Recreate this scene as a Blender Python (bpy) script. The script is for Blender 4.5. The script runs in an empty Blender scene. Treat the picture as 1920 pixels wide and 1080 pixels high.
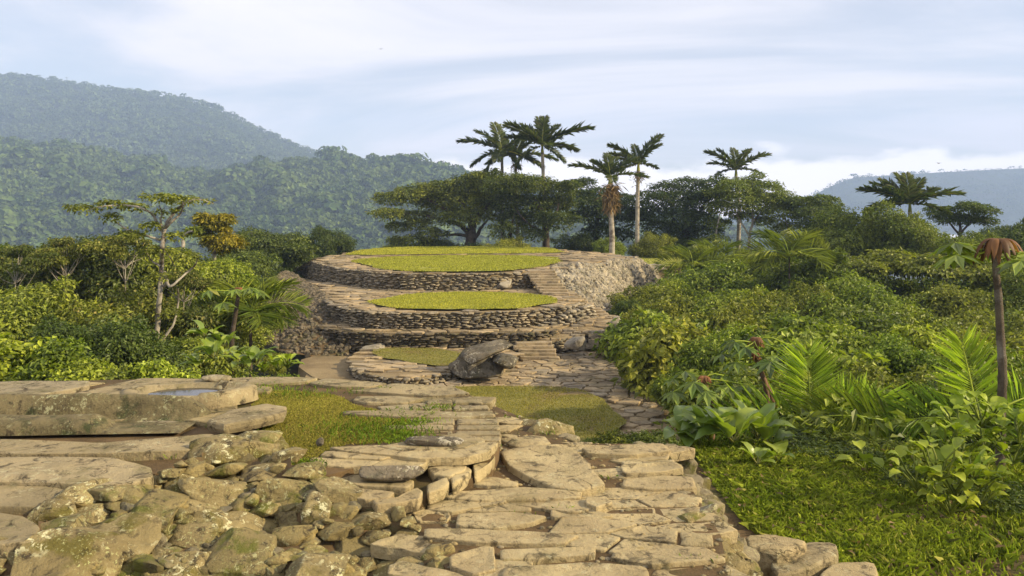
import bpy, math, random
import numpy as np
from mathutils import Vector, Matrix
R = math.radians
# ------------------------------------------------------------------ camera, world, sun, exposure
F = 1423.0; HY = 395.0; CZ = 20.0           # focal length in px of a 1920 wide frame, horizon row, eye level
SC = bpy.context.scene
cam = bpy.data.objects.new('camera', bpy.data.cameras.new('camera')); SC.collection.objects.link(cam)
cam.location = (0, 0, CZ); cam.rotation_euler = (R(90), 0, 0)
cam.data.sensor_width = 36; cam.data.lens = 36*F/1920; cam.data.shift_y = (HY-540)/1920
cam.data.clip_start = 0.05; cam.data.clip_end = 9000
SC.camera = cam
SUN_AZ = R(104); SUN_EL = R(27)             # clockwise from +Y
W = bpy.data.worlds.new("World"); SC.world = W; W.use_nodes = True
def world():
    nt = W.node_tree; nt.nodes.clear(); N = nt.nodes.new; L = nt.links.new
    out = N('ShaderNodeOutputWorld'); bg = N('ShaderNodeBackground'); L(bg.outputs[0], out.inputs[0])
    bg.inputs[1].default_value = 0.085
    sky = N('ShaderNodeTexSky'); sky.sky_type = 'NISHITA'; sky.sun_disc = False
    sky.sun_elevation = SUN_EL; sky.sun_rotation = SUN_AZ; sky.air_density = 1.0; sky.dust_density = 0.6; sky.ozone_density = 1.5
    tc = N('ShaderNodeTexCoord'); sep = N('ShaderNodeSeparateXYZ'); L(tc.outputs['Generated'], sep.inputs[0])
    def M(op, a, b=None, c=None, clamp=False):
        m = N('ShaderNodeMath'); m.operation = op; m.use_clamp = clamp
        for i, v in enumerate((a, b, c)):
            if v is None: continue
            if isinstance(v, (int, float)): m.inputs[i].default_value = v
            else: L(v, m.inputs[i])
        return m.outputs[0]
    zz = M('MAXIMUM', M('ADD', sep.outputs[2], 0.16), 0.03)
    u = M('DIVIDE', sep.outputs[0], zz); v = M('DIVIDE', sep.outputs[1], zz)
    cb = N('ShaderNodeCombineXYZ'); L(M('MULTIPLY', u, 0.55), cb.inputs[0]); L(M('ADD', M('MULTIPLY', v, 1.0), M('MULTIPLY', u, 0.22)), cb.inputs[1])
    n = N('ShaderNodeTexNoise'); n.inputs['Scale'].default_value = 0.85; n.inputs['Detail'].default_value = 9; n.inputs['Roughness'].default_value = 0.56
    n.inputs['Distortion'].default_value = 0.7
    L(cb.outputs[0], n.inputs['Vector'])
    mr = N('ShaderNodeMapRange'); mr.interpolation_type = 'SMOOTHSTEP'; L(n.outputs[0], mr.inputs[0])
    mr.inputs[1].default_value = 0.36; mr.inputs[2].default_value = 0.62; mr.inputs[3].default_value = 0.40; mr.inputs[4].default_value = 1.0
    # thin high cloud over blue
    mx = N('ShaderNodeMixRGB'); L(mr.outputs[0], mx.inputs[0]); L(sky.outputs[0], mx.inputs[1]); mx.inputs[2].default_value = (8.6, 8.15, 8.3, 1)
    # low pale haze towards the horizon comes with the clouds
    el = M('DIVIDE', sep.outputs[2], M('SQRT', M('ADD', M('MULTIPLY', sep.outputs[0], sep.outputs[0]), M('MULTIPLY', sep.outputs[1], sep.outputs[1]))))
    # cumulus bank low above the valley
    cb2 = N('ShaderNodeCombineXYZ'); L(M('MULTIPLY', M('ARCTAN2', sep.outputs[0], sep.outputs[1]), 1.0), cb2.inputs[0]); L(M('MULTIPLY', el, 2.4), cb2.inputs[1])
    n2 = N('ShaderNodeTexNoise'); n2.inputs['Scale'].default_value = 7.0; n2.inputs['Detail'].default_value = 7; n2.inputs['Roughness'].default_value = 0.5
    L(cb2.outputs[0], n2.inputs['Vector'])
    edge = M('ADD', 0.008, M('MULTIPLY', n2.outputs[0], 0.115))
    mr2 = N('ShaderNodeMapRange'); mr2.interpolation_type = 'SMOOTHSTEP'; L(M('SUBTRACT', edge, el), mr2.inputs[0])
    mr2.inputs[1].default_value = -0.004; mr2.inputs[2].default_value = 0.012
    mx2 = N('ShaderNodeMixRGB'); L(M('MULTIPLY', mr2.outputs[0], 0.9), mx2.inputs[0]); L(mx.outputs[0], mx2.inputs[1]); mx2.inputs[2].default_value = (13.5, 12.3, 11.6, 1)
    L(mx2.outputs[0], bg.inputs[0])
world()
sd = bpy.data.lights.new('sun', 'SUN'); sun = bpy.data.objects.new('sun', sd); SC.collection.objects.link(sun)
sd.energy = 5.0; sd.angle = R(0.6); sd.color = (1.0, 0.83, 0.54)
tos = Vector((math.sin(SUN_AZ)*math.cos(SUN_EL), math.cos(SUN_AZ)*math.cos(SUN_EL), math.sin(SUN_EL)))
sun.rotation_euler = tos.to_track_quat('Z', 'Y').to_euler(); sun.location = (60, -15, 60)
SC.view_settings.view_transform = 'Standard'; SC.view_settings.look = 'None'
SC.view_settings.exposure = 0.72; SC.view_settings.gamma = 1
SC.render.engine = 'CYCLES'
cy = SC.cycles; cy.max_bounces = 5; cy.diffuse_bounces = 3; cy.glossy_bounces = 2; cy.transmission_bounces = 3; cy.volume_bounces = 1
cy.transparent_max_bounces = 4; cy.use_denoising = True; cy.use_adaptive_sampling = False; cy.caustics_reflective = False; cy.caustics_refractive = False
HAZE = 0.00052

# ------------------------------------------------------------------ helpers
def U(px, py, h):                    # point at height h (relative to the eye) seen along a ray of the photograph
    d = -h*F/(py-HY); return ((px-960)/F*d, d)
def D(px, py, d):                    # point at distance d
    return ((px-960)/F*d, d, CZ-(py-HY)/F*d)
def UL(h, pts): return [U(a, b, h) for a, b in pts]
def inside(poly, P):
    P = np.asarray(P, float); x, y = P[:, 0], P[:, 1]; r = np.zeros(len(P), bool); n = len(poly)
    for i in range(n):
        x0, y0 = poly[i]; x1, y1 = poly[(i+1) % n]
        c = ((y0 > y) != (y1 > y)); 
        with np.errstate(divide='ignore', invalid='ignore'):
            r ^= c & (x < (x1-x0)*(y-y0)/(y1-y0+1e-12)+x0)
    return r
def snoise(P, seed, k=1.0, oct=4, n=7):
    g = np.random.default_rng(seed); o = np.zeros(len(P)); a = 1.0; P = np.asarray(P, float)
    for _ in range(oct):
        K = g.normal(size=(n, P.shape[1]))*k; ph = g.uniform(0, 6.28, n)
        o += a*np.sin(P @ K.T + ph).sum(1)/math.sqrt(n); a *= 0.5; k *= 2.1
    return o*0.6
class MB:
    def __init__(s): s.V = []; s.F = []; s.n = 0; s.sm = {}
    def add(s, V, Fc):
        V = np.asarray(V, float).reshape(-1, 3); Fc = np.asarray(Fc, int)
        s.V.append(V); s.F.append(Fc+s.n); s.n += len(V); return s
    def mesh(s, name, mat, smooth=True, loc=(0, 0, 0)):
        V = np.concatenate(s.V)-np.asarray(loc, float)
        me = bpy.data.meshes.new(name); me.vertices.add(len(V)); me.vertices.foreach_set('co', V.astype(np.float32).ravel())
        nl = sum(f.size for f in s.F); npoly = sum(len(f) for f in s.F)
        me.loops.add(nl); me.polygons.add(npoly)
        me.loops.foreach_set('vertex_index', np.concatenate([f.ravel() for f in s.F]).astype(np.int32))
        tot = np.concatenate([np.full(len(f), f.shape[1]) for f in s.F]); st = np.concatenate([[0], np.cumsum(tot)[:-1]])
        me.polygons.foreach_set('loop_start', st.astype(np.int32))
        try: me.polygons.foreach_set('loop_total', tot.astype(np.int32))
        except Exception: pass
        me.polygons.foreach_set('use_smooth', np.concatenate([np.full(len(f), bool(s.sm.get(i, smooth))) for i, f in enumerate(s.F)]))
        if mat: me.materials.append(mat)
        me.update(calc_edges=True); me.validate(); return me
COL = SC.collection
def obj(name, me, parent=None, loc=(0, 0, 0), rz=0, sc=None, mat=None):
    o = bpy.data.objects.new(name, me); COL.objects.link(o); o.location = loc; o.rotation_euler = (0, 0, rz)
    if sc is not None: o.scale = sc
    if parent: o.parent = parent
    if mat:
        o.material_slots[0].link = 'OBJECT'; o.material_slots[0].material = mat
    return o
def tag(o, label=None, cat=None, group=None, kind=None):
    for k, v in (('label', label), ('category', cat), ('group', group), ('kind', kind)):
        if v: o[k] = v
    return o
def thing(name, label, cat, loc, rz=0, sc=None, group=None):
    o = bpy.data.objects.new(name, None); COL.objects.link(o); o.location = loc; o.rotation_euler = (0, 0, rz); o.empty_display_size = .3
    if sc is not None: o.scale = sc
    return tag(o, label, cat, group)
def solid(name, mb, mat, label, cat, group=None, smooth=True):   # one-mesh thing, origin at its base
    V = np.concatenate(mb.V); c = (V.min(0)+V.max(0))/2; c[2] = V[:, 2].min()
    return tag(obj(name, mb.mesh(name, mat, smooth, c), loc=tuple(c)), label, cat, group)
def struct(name, mb, mat, smooth=False): return tag(obj(name, mb.mesh(name, mat, smooth)), kind='structure')
def stuff(name, mb, mat, label, cat, smooth=False): return tag(obj(name, mb.mesh(name, mat, smooth)), label, cat, kind='stuff')

# ---- ground height outside the terraces, relative to the eye
def G(x, y):
    x = np.asarray(x, float); y = np.asarray(y, float)
    base = np.interp(y, [0, 7.6, 11, 50, 62, 90, 150, 320, 1600], [-2.42, -2.42, -4.6, -4.9, -7, -14, -26, -52, -58])
    xl = np.interp(y, [0, 8, 12, 20, 26, 38, 50, 60], [-9, -7, -4.6, -4.9, -7.0, -11, -10, -5])
    xr = np.interp(y, [0, 8, 12, 20, 26, 38, 50, 60], [5, 4.6, 4.0, 3.6, 3.6, 7.5, 8, 6])
    o = 0.5*np.maximum(0, xl-x)+0.34*np.maximum(0, x-xr)
    o = 22*(1-np.exp(-o/22))
    P = np.stack([x, y], -1).reshape(-1, 2)
    nz = snoise(P, 5, 0.35, 3).reshape(x.shape)*0.12
    return base-o+nz*np.clip(o+0.25, 0, 3)
def g1(x, y): return float(G(np.array([x]), np.array([y]))[0])

# ---- primitive shapes
def ico(level):
    t = (1+5**.5)/2
    V = [(-1, t, 0), (1, t, 0), (-1, -t, 0), (1, -t, 0), (0, -1, t), (0, 1, t), (0, -1, -t), (0, 1, -t), (t, 0, -1), (t, 0, 1), (-t, 0, -1), (-t, 0, 1)]
    Fc = [(0, 11, 5), (0, 5, 1), (0, 1, 7), (0, 7, 10), (0, 10, 11), (1, 5, 9), (5, 11, 4), (11, 10, 2), (10, 7, 6), (7, 1, 8), (3, 9, 4), (3, 4, 2), (3, 2, 6), (3, 6, 8), (3, 8, 9), (4, 9, 5), (2, 4, 11), (6, 2, 10), (8, 6, 7), (9, 8, 1)]
    V = [np.array(v, float)/np.linalg.norm(v) for v in V]
    for _ in range(level):
        c = {}; nf = []
        def mid(a, b):
            k = (min(a, b), max(a, b))
            if k not in c:
                m = V[a]+V[b]; V.append(m/np.linalg.norm(m)); c[k] = len(V)-1
            return c[k]
        for a, b, d in Fc:
            ab, bd, da = mid(a, b), mid(b, d), mid(d, a); nf += [(a, ab, da), (b, bd, ab), (d, da, bd), (ab, bd, da)]
        Fc = nf
    return np.array(V), np.array(Fc)
ICO = {k: ico(k) for k in (1, 2, 3, 4)}
def rotz(a): c, s = math.cos(a), math.sin(a); return np.array([[c, -s, 0], [s, c, 0], [0, 0, 1]])
def roteul(ax, ay, az): return np.array(Matrix.Rotation(az, 3, 'Z') @ Matrix.Rotation(ay, 3, 'Y') @ Matrix.Rotation(ax, 3, 'X'))
def rock(c, size, seed, level=3, rz=0, tilt=0.12, cuts=7, rough=0.05, p=0.7, cutmin=0.62):
    g = np.random.default_rng(seed); V, Fc = ICO[level]; V = V.copy()
    V = np.sign(V)*np.abs(V)**p; V /= np.linalg.norm(V, axis=1)[:, None]**0.45
    for _ in range(cuts):
        n = g.normal(size=3); n /= np.linalg.norm(n); dd = g.uniform(cutmin, 0.95); s = V @ n-dd
        V -= np.outer(np.maximum(s, 0)*0.92, n)
    if level >= 2: V += V*(snoise(V, seed+9, 2.2, 3 if level > 2 else 2)*rough*1.5)[:, None]
    if level >= 3: V += V*(snoise(V, seed+19, 9, 2)*rough*0.35)[:, None]
    V = V*np.array(size)/2
    Mx = roteul(g.normal()*tilt, g.normal()*tilt, rz)
    return V @ Mx.T+np.array(c), Fc
def tube(pts, rad, seg=8, cap=True):
    pts = np.asarray(pts, float); rad = np.broadcast_to(rad, (len(pts),)); T = np.gradient(pts, axis=0); T /= np.linalg.norm(T, axis=1)[:, None]+1e-9
    V = []; up = np.array([0, 0, 1.]) if abs(T[0][2]) < 0.8 else np.array([1., 0, 0])
    for p, t, r in zip(pts, T, rad):
        a = up-t*(up @ t); a /= np.linalg.norm(a)+1e-9; b = np.cross(t, a); up = a
        th = np.arange(seg)/seg*2*math.pi; V.append(p+r*(np.outer(np.cos(th), a)+np.outer(np.sin(th), b)))
    V = np.concatenate(V); n = len(pts); i = np.arange(n-1)[:, None]*seg; j = np.arange(seg); k = (j+1) % seg
    Fc = np.stack([i+j, i+k, i+seg+k, i+seg+j], -1).reshape(-1, 4)
    return V, Fc
def curve(p0, p1, n, bend, g):       # wobbly line between two points
    p0 = np.array(p0, float); p1 = np.array(p1, float); t = np.linspace(0, 1, n)[:, None]; L = np.linalg.norm(p1-p0)
    o = g.normal(size=3)*bend*L; o2 = g.normal(size=3)*bend*L*.5
    return p0+(p1-p0)*t+o*np.sin(t*math.pi)+o2*np.sin(t*2*math.pi)
def leaves(C, Nn, Dn, L, Wd, fold=0.18):
    C = np.asarray(C); Nn = Nn/(np.linalg.norm(Nn, axis=1)[:, None]+1e-9); Dn = Dn-Nn*(Dn*Nn).sum(1)[:, None]; Dn /= np.linalg.norm(Dn, axis=1)[:, None]+1e-9
    S = np.cross(Nn, Dn); L = np.broadcast_to(L, (len(C),))[:, None]; Wd = np.broadcast_to(Wd, (len(C),))[:, None]
    a = C; b = C+Dn*L*.45+S*Wd/2+Nn*Wd*fold; c = C+Dn*L-Nn*L*.12; d = C+Dn*L*.45-S*Wd/2+Nn*Wd*fold
    V = np.stack([a, b, c, d], 1).reshape(-1, 3); i = np.arange(len(C))[:, None]*4
    Fc = np.concatenate([i+[0, 1, 2], i+[0, 2, 3]]); return V, Fc
def blades(C, H, Wd, lean, g):       # one bent triangle pair per blade of grass
    n = len(C); a = g.uniform(0, 6.28, n); dx = np.stack([np.cos(a), np.sin(a), np.zeros(n)], 1); s = np.stack([-np.sin(a), np.cos(a), np.zeros(n)], 1)
    H = np.broadcast_to(H, (n,))[:, None]*g.uniform(.5, 1.3, (n, 1)); ln = g.uniform(0.1, 1, (n, 1))*lean
    z = np.array([0, 0, 1.]); m = C+z*H*.6+dx*H*ln*.45
    V = np.stack([C-s*Wd/2, C+s*Wd/2, m+s*Wd*.35, C+z*H*(1-.25*ln)+dx*H*ln*1.2, m-s*Wd*.35], 1).reshape(-1, 3)
    i = np.arange(n)[:, None]*5; return V, i+[0, 1, 2, 3, 4]
def scatter(poly, n, g):
    P = np.array(poly); lo, hi = P.min(0), P.max(0); out = []
    k = 0
    while k < n:
        q = g.uniform(lo, hi, (max(n, 40), 2)); q = q[inside(poly, q)]; out.append(q); k += len(q)
    return np.concatenate(out)[:n]

# ---- flagstones
def voronoi(lo, hi, cell, seed, jit=0.36, rot=0.0):
    """cells of a jittered brick grid; returns (seed points, polygons) in world xy"""
    g = np.random.default_rng(seed); w, d = cell; cr, sr = math.cos(rot), math.sin(rot); cx, cy_ = (lo[0]+hi[0])/2, (lo[1]+hi[1])/2
    rad = math.hypot(hi[0]-lo[0], hi[1]-lo[1])/2
    nx, ny = int(rad/w)+2, int(rad/d)+2; S = []
    for j in range(-ny, ny+1):
        k = 1+0.25*g.normal()
        for i in range(-nx, nx+1): S.append((i+(j % 2)*.5+g.normal()*jit*.8, j+g.normal()*jit*.5))
    S = np.array(S); out = []
    for i, p in enumerate(S):
        dd = ((S-p)**2).sum(1); nb = np.argsort(dd)[1:15]; poly = [(p[0]+a, p[1]+b) for a, b in ((-2, -2), (2, -2), (2, 2), (-2, 2))]
        for q in S[nb]:
            m = (p+q)/2; n = q-p; res = []
            for a in range(len(poly)):
                A, B = poly[a], poly[(a+1) % len(poly)]; fa = (A[0]-m[0])*n[0]+(A[1]-m[1])*n[1]; fb = (B[0]-m[0])*n[0]+(B[1]-m[1])*n[1]
                if fa <= 0: res.append(A)
                if fa*fb < 0:
                    t = fa/(fa-fb); res.append((A[0]+(B[0]-A[0])*t, A[1]+(B[1]-A[1])*t))
            poly = res
            if len(poly) < 3: break
        if len(poly) < 3: continue
        f = lambda a, b: (cx+(a*w)*cr-(b*d)*sr, cy_+(a*w)*sr+(b*d)*cr)
        out.append((f(*p), [f(*q) for q in poly]))
    return out
def slab(poly, ztop, th, seed, gap=0.012, fine=0.04, bev=0.012, tilt=0.01, bumpy=0.006, round_=0.09):
    g = np.random.default_rng(seed); P = np.array(poly, float); c = P.mean(0)
    ar = 0.5*np.sum(P[:, 0]*np.roll(P[:, 1], -1)-P[:, 1]*np.roll(P[:, 0], -1))
    if ar < 0: P = P[::-1]
    # round corners by one corner cut, then resample with wobble
    Q = []
    for i in range(len(P)):
        a, b, d = P[i-1], P[i], P[(i+1) % len(P)]; Q += [b+(a-b)*round_*.5, b+(d-b)*round_*.5]
    Q = np.array(Q); R2 = []
    for i in range(len(Q)):
        a, b = Q[i], Q[(i+1) % len(Q)]; n = max(1, int(np.linalg.norm(b-a)/fine))
        for k in range(n): R2.append(a+(b-a)*k/n)
    R2 = np.array(R2); n = len(R2)
    v = c-R2; dl = np.linalg.norm(v, axis=1)[:, None]; u = v/(dl+1e-9)
    wob = snoise(R2, seed+3, 1.6/fine*.25, 3)[:, None]*fine*.22
    R2 = R2+u*(gap+np.abs(wob)*1.5); 
    sx, sy = g.normal()*tilt, g.normal()*tilt; zt = ztop
    def ring(ins, z, nz=0):
        q = R2+u*np.minimum(ins, dl*.6); zz = z+zt+(q[:, 0]-c[0])*sx+(q[:, 1]-c[1])*sy
        if nz: zz = zz+snoise(q, seed+7, 5, 3)*nz
        return np.column_stack([q, zz])
    bev = bev*.55
    rings = [ring(bev*1.2, -th), ring(0, -th*.55), ring(bev*.2, -bev*.9), ring(bev*.9, 0)]
    for s in (.08, .2, .34, .5, .66, .83):
        q = R2+u*np.minimum(bev*.9, dl*.3); q = q+(c-q)*s; zz = zt+(q[:, 0]-c[0])*sx+(q[:, 1]-c[1])*sy+snoise(q, seed+7, 3.2, 3)*bumpy*min(1, s*3); rings.append(np.column_stack([q, zz]))
    V = np.concatenate(rings+[np.array([[c[0], c[1], zt+snoise(c[None], seed+7, 3.2, 3)[0]*bumpy]])]); j = np.arange(n); k = (j+1) % n
    Fq = np.concatenate([np.stack([r*n+j, r*n+k, (r+1)*n+k, (r+1)*n+j], 1) for r in range(len(rings)-1)])
    r = len(rings)-1; Ft = np.stack([r*n+j, r*n+k, np.full(n, len(V)-1)], 1)
    return V, Fq, Ft
def addslab(mb, *a, **k):
    V, Fq, Ft = slab(*a, **k); n = mb.n; mb.V.append(V); e = len(Ft)*3; i = len(mb.F); mb.F += [Fq[:e]+n, Fq[e:]+n, Ft+n]; mb.sm.update({i: False, i+1: True, i+2: True}); mb.n += len(V)
def prism(poly, ztop, zbot, flare=0.0, res=0.0):
    P = np.array(poly, float); c = P.mean(0); n = len(P); B = P+(P-c)*flare
    V = np.concatenate([np.column_stack([P, np.full(n, ztop)]), np.column_stack([B, np.full(n, zbot)])])
    j = np.arange(n); k = (j+1) % n
    from mathutils.geometry import tessellate_polygon
    tri = np.array(tessellate_polygon([[Vector((p[0], p[1], 0)) for p in P]]))
    return V, np.stack([j, k, n+k, n+j], 1), tri
def addprism(mb, *a, **k):
    V, q, t = prism(*a, **k); n = mb.n; mb.V.append(V); mb.F += [q+n, t+n]; mb.n += len(V)
def smoothpoly(pts, it=2):
    P = [np.array(p, float) for p in pts]
    for _ in range(it):
        Q = []
        for i in range(len(P)):
            a, b = P[i], P[(i+1) % len(P)]; Q += [a*.75+b*.25, a*.25+b*.75]
        P = Q
    return [tuple(p) for p in P]
def drystone(line, zb, zt, sw, sh, seed, depth=0.16, level=1, batter=0.12, top=True):
    """stacked rubble courses along a polyline (outside on the right hand of its direction)"""
    g = np.random.default_rng(seed); mb = MB(); L = np.array(line, float); seg = np.linalg.norm(np.diff(L, axis=0), axis=1); cum = np.concatenate([[0], np.cumsum(seg)])
    zb = np.broadcast_to(zb, (len(L),)); zt = np.broadcast_to(zt, (len(L),))
    rows = int(round(max((zt-zb).max()/sh, 1)))
    for r in range(rows):
        s = g.uniform(-sw, 0)
        while s < cum[-1]:
            w = sw*g.uniform(.45, 1.7); m = min(max(s+w/2, 0), cum[-1]); x, y = np.interp(m, cum, L[:, 0]), np.interp(m, cum, L[:, 1])
            x2, y2 = np.interp(m+.1, cum, L[:, 0]), np.interp(m+.1, cum, L[:, 1]); x1, y1 = np.interp(m-.1, cum, L[:, 0]), np.interp(m-.1, cum, L[:, 1])
            tx, ty = x2-x1, y2-y1; l = math.hypot(tx, ty)+1e-9; tx /= l; ty /= l; nx, ny = ty, -tx
            b, t = np.interp(m, cum, zb), np.interp(m, cum, zt); hh = (t-b)/rows; z = b+hh*(r+.5)
            out = batter*(t-z)+g.uniform(-.05, .035)
            v, f = rock((x+nx*out, y+ny*out, z+g.normal()*hh*.16), (w*1.0, depth*g.uniform(.8, 1.4)*1.6, hh*g.uniform(.6, 1.3)), int(g.integers(1e6)), level, math.atan2(ty, tx), .10, 5, .03, .4, .6)
            mb.add(v, f); s += w
    return mb

# ------------------------------------------------------------------ materials
def newmat(name):
    m = bpy.data.materials.new(name); m.use_nodes = True; nt = m.node_tree; b = nt.nodes['Principled BSDF']; b.inputs['Specular IOR Level'].default_value = 0.25
    return m, nt, b
def nodeset(nt):
    N = nt.nodes.new; L = nt.links.new
    def noise(vec, s, det=5, rough=.6, dist=0):
        n = N('ShaderNodeTexNoise'); n.inputs['Scale'].default_value = s; n.inputs['Detail'].default_value = det; n.inputs['Roughness'].default_value = rough; n.inputs['Distortion'].default_value = dist
        L(vec, n.inputs['Vector']); return n.outputs[0]
    def ramp(f, a, b, lo=0., hi=1.):
        m = N('ShaderNodeMapRange'); m.interpolation_type = 'SMOOTHSTEP'; L(f, m.inputs[0]); m.inputs[1].default_value = a; m.inputs[2].default_value = b; m.inputs[3].default_value = lo; m.inputs[4].default_value = hi; return m.outputs[0]
    def mix(f, a, b, mode='MIX'):
        m = N('ShaderNodeMixRGB'); m.blend_type = mode
        for i, v in enumerate((f, a, b)):
            if isinstance(v, (int, float)): m.inputs[i].default_value = v
            elif isinstance(v, tuple): m.inputs[i].default_value = (*v, 1) if len(v) == 3 else v
            else: L(v, m.inputs[i])
        return m.outputs[0]
    def math_(op, a, b):
        m = N('ShaderNodeMath'); m.operation = op
        for i, v in enumerate((a, b)):
            if isinstance(v, (int, float)): m.inputs[i].default_value = v
            else: L(v, m.inputs[i])
        return m.outputs[0]
    return N, L, noise, ramp, mix, math_
def N_rand(nt, ri):                # a second per-leaf random value
    m = nt.nodes.new('ShaderNodeMath'); m.operation = 'MULTIPLY'; nt.links.new(ri, m.inputs[0]); m.inputs[1].default_value = 37.31
    f = nt.nodes.new('ShaderNodeMath'); f.operation = 'FRACT'; nt.links.new(m.outputs[0], f.inputs[0]); return f.outputs[0]
def stone_mat(name, c1, c2, lichen=(0.55, 0.52, 0.33), lam=0.45, moss=(0.09, 0.085, 0.02), mam=0.3, s=1.0, bump=0.5, dark=(0.06, 0.045, 0.025), dam=0.35):
    m, nt, b = newmat(name); N, L, noise, ramp, mix, mt = nodeset(nt)
    ge = N('ShaderNodeNewGeometry'); P = ge.outputs['Position']; ri = ge.outputs['Random Per Island']
    base = mix(ramp(noise(P, 2.2*s, 6, .62), .3, .7), c1, c2)
    base = mix(1.0, base, mix(ri, (0.62, 0.62, 0.64), (1.28, 1.22, 1.12)), 'MULTIPLY')
    base = mix(mt('MULTIPLY', ramp(N_rand(nt, ri),   .55, .95), .42), base, tuple(.5*(c1[1]+c2[1])*k for k in (.98, .90, .74)))
    base = mix(mt('MULTIPLY', ramp(noise(P, 1.1*s, 5, .7, .8), .50, .66), .45), base, tuple(k*.5 for k in c1))
    base = mix(mt('MULTIPLY', ramp(noise(P, 9*s, 8, .7, .6), .5, .66), min(1, dam*2.4)), base, dark)
    base = mix(mt('MULTIPLY', ramp(noise(P, 3.4*s, 6, .65), .5, .66), mam*2), base, moss)
    f1 = mt('MULTIPLY', ramp(noise(P, 16*s, 8, .72, .4), .55, .585), ramp(noise(P, 2.6*s, 4, .6), .46, .60))
    base = mix(mt('MULTIPLY', f1, min(1, lam*1.5)), base, lichen)
    f2 = mt('MULTIPLY', ramp(noise(P, 48*s, 6, .7), .56, .60), ramp(noise(P, 4.1*s, 4, .6), .45, .62))
    base = mix(mt('MULTIPLY', f2, lam), base, (lichen[0]*.75, lichen[1]*.8, lichen[2]*.6))
    cr = N('ShaderNodeTexNoise'); cr.inputs['Scale'].default_value = 3.2*s; cr.inputs['Detail'].default_value = 7; cr.inputs['Distortion'].default_value = 1.4; L(P, cr.inputs['Vector'])
    crk = ramp(mt('ABSOLUTE', mt('SUBTRACT', cr.outputs[0], .5), 0), .0, .008, 1, 0)
    crk = mt('MULTIPLY', crk, ramp(noise(P, 1.7*s, 2, .5), .5, .62)); base = mix(mt('MULTIPLY', crk, .75), base, dark)
    L(base, b.inputs['Base Color']); b.inputs['Roughness'].default_value = .9
    h = mt('SUBTRACT', mt('ADD', mt('MULTIPLY', noise(P, 7*s, 10, .70), 1.0), mt('MULTIPLY', noise(P, 60*s, 5, .7), .25)), mt('MULTIPLY', crk, .35))
    bp = N('ShaderNodeBump'); bp.inputs['Strength'].default_value = bump; bp.inputs['Distance'].default_value = .06/s; L(h, bp.inputs['Height']); L(bp.outputs[0], b.inputs['Normal'])
    return m
def soil_mat(name, c1, c2, c3, s=1.0, bump=.6, c3lo=.5):
    m, nt, b = newmat(name); N, L, noise, ramp, mix, mt = nodeset(nt)
    P = N('ShaderNodeNewGeometry').outputs['Position']
    base = mix(ramp(noise(P, 1.3*s, 6), .35, .65), c1, c2); base = mix(ramp(noise(P, .6*s, 8, .7), c3lo, c3lo+.12), base, c3)
    base = mix(1.0, base, mix(noise(P, 40*s, 4, .8), (.55, .55, .55), (1.4, 1.4, 1.4)), 'MULTIPLY')
    L(base, b.inputs['Base Color']); b.inputs['Roughness'].default_value = .95
    bp = N('ShaderNodeBump'); bp.inputs['Strength'].default_value = bump; bp.inputs['Distance'].default_value = .05; L(noise(P, 22*s, 8, .75), bp.inputs['Height']); L(bp.outputs[0], b.inputs['Normal'])
    return m
def leaf_mat(name, c1, c2, trans=.25, rough=.5, s=.7, spec=.3, tcol=None, third=None):
    m, nt, b = newmat(name); N, L, noise, ramp, mix, mt = nodeset(nt)
    ge = N('ShaderNodeNewGeometry'); P = ge.outputs['Position']; ri = ge.outputs['Random Per Island']; oi = N('ShaderNodeObjectInfo').outputs['Random']
    f = mt('ADD', mt('MULTIPLY', ri, .5), mt('MULTIPLY', ramp(noise(P, s, 3, .5), .3, .7), .5))
    base = mix(f, c1, c2)
    if third: base = mix(mt('MULTIPLY', ramp(ri, .90, .95), .8), base, third)
    base = mix(1.0, base, mix(oi, (.72, .78, .8), (1.3, 1.22, 1.1)), 'MULTIPLY')
    base = mix(1.0, base, mix(N_rand(nt, ri), (.35, .38, .4), (1.45, 1.4, 1.3)), 'MULTIPLY')  # wide leaf-to-leaf brightness, painted in for the deep shadow contrast of foliage
    L(base, b.inputs['Base Color']); b.inputs['Roughness'].default_value = rough; b.inputs['Specular IOR Level'].default_value = spec
    tr = N('ShaderNodeBsdfTranslucent'); L(mix(1.0, base, tcol or (1.5, 1.7, .6), 'MULTIPLY'), tr.inputs[0])
    ms = N('ShaderNodeMixShader'); ms.inputs[0].default_value = trans; L(b.outputs[0], ms.inputs[1]); L(tr.outputs[0], ms.inputs[2]); L(ms.outputs[0], nt.nodes['Material Output'].inputs[0])
    return m
M = {}
M['flag'] = stone_mat('sandstone', (.36, .275, .125), (.52, .42, .21), (.60, .54, .32), .25, mam=.12, dam=.36, bump=.8)
M['flagA'] = stone_mat('weathered_slab', (.25, .20, .095), (.40, .32, .165), (.54, .50, .30), .3, mam=.2, dam=.42, bump=.7)
M['rubble'] = stone_mat('lichen_rock', (.20, .16, .075), (.36, .295, .14), (.66, .62, .36), .85, (.13, .11, .02), .45, s=1.35, bump=1.0, dam=.5)
M['mossrock'] = stone_mat('mossy_rock', (.20, .165, .075), (.30, .24, .10), (.50, .48, .24), .5, (.13, .13, .025), .55, s=1.6, bump=.9, dam=.5)
M['trough'] = stone_mat('trough_stone', (.15, .125, .06), (.27, .22, .11), (.50, .50, .28), .35, (.05, .055, .02), .5, s=1.5, bump=.9, dam=.6)
M['darkrock'] = stone_mat('dark_rock', (.085, .072, .05), (.23, .195, .135), (.58, .52, .38), .55, (.05, .05, .025), .3, s=.8, bump=.8, dam=.55)
M['wall'] = stone_mat('wall_stone', (.17, .145, .10), (.38, .32, .22), (.58, .53, .40), .35, (.08, .07, .03), .25, s=.8, bump=.5, dam=.45)
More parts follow.
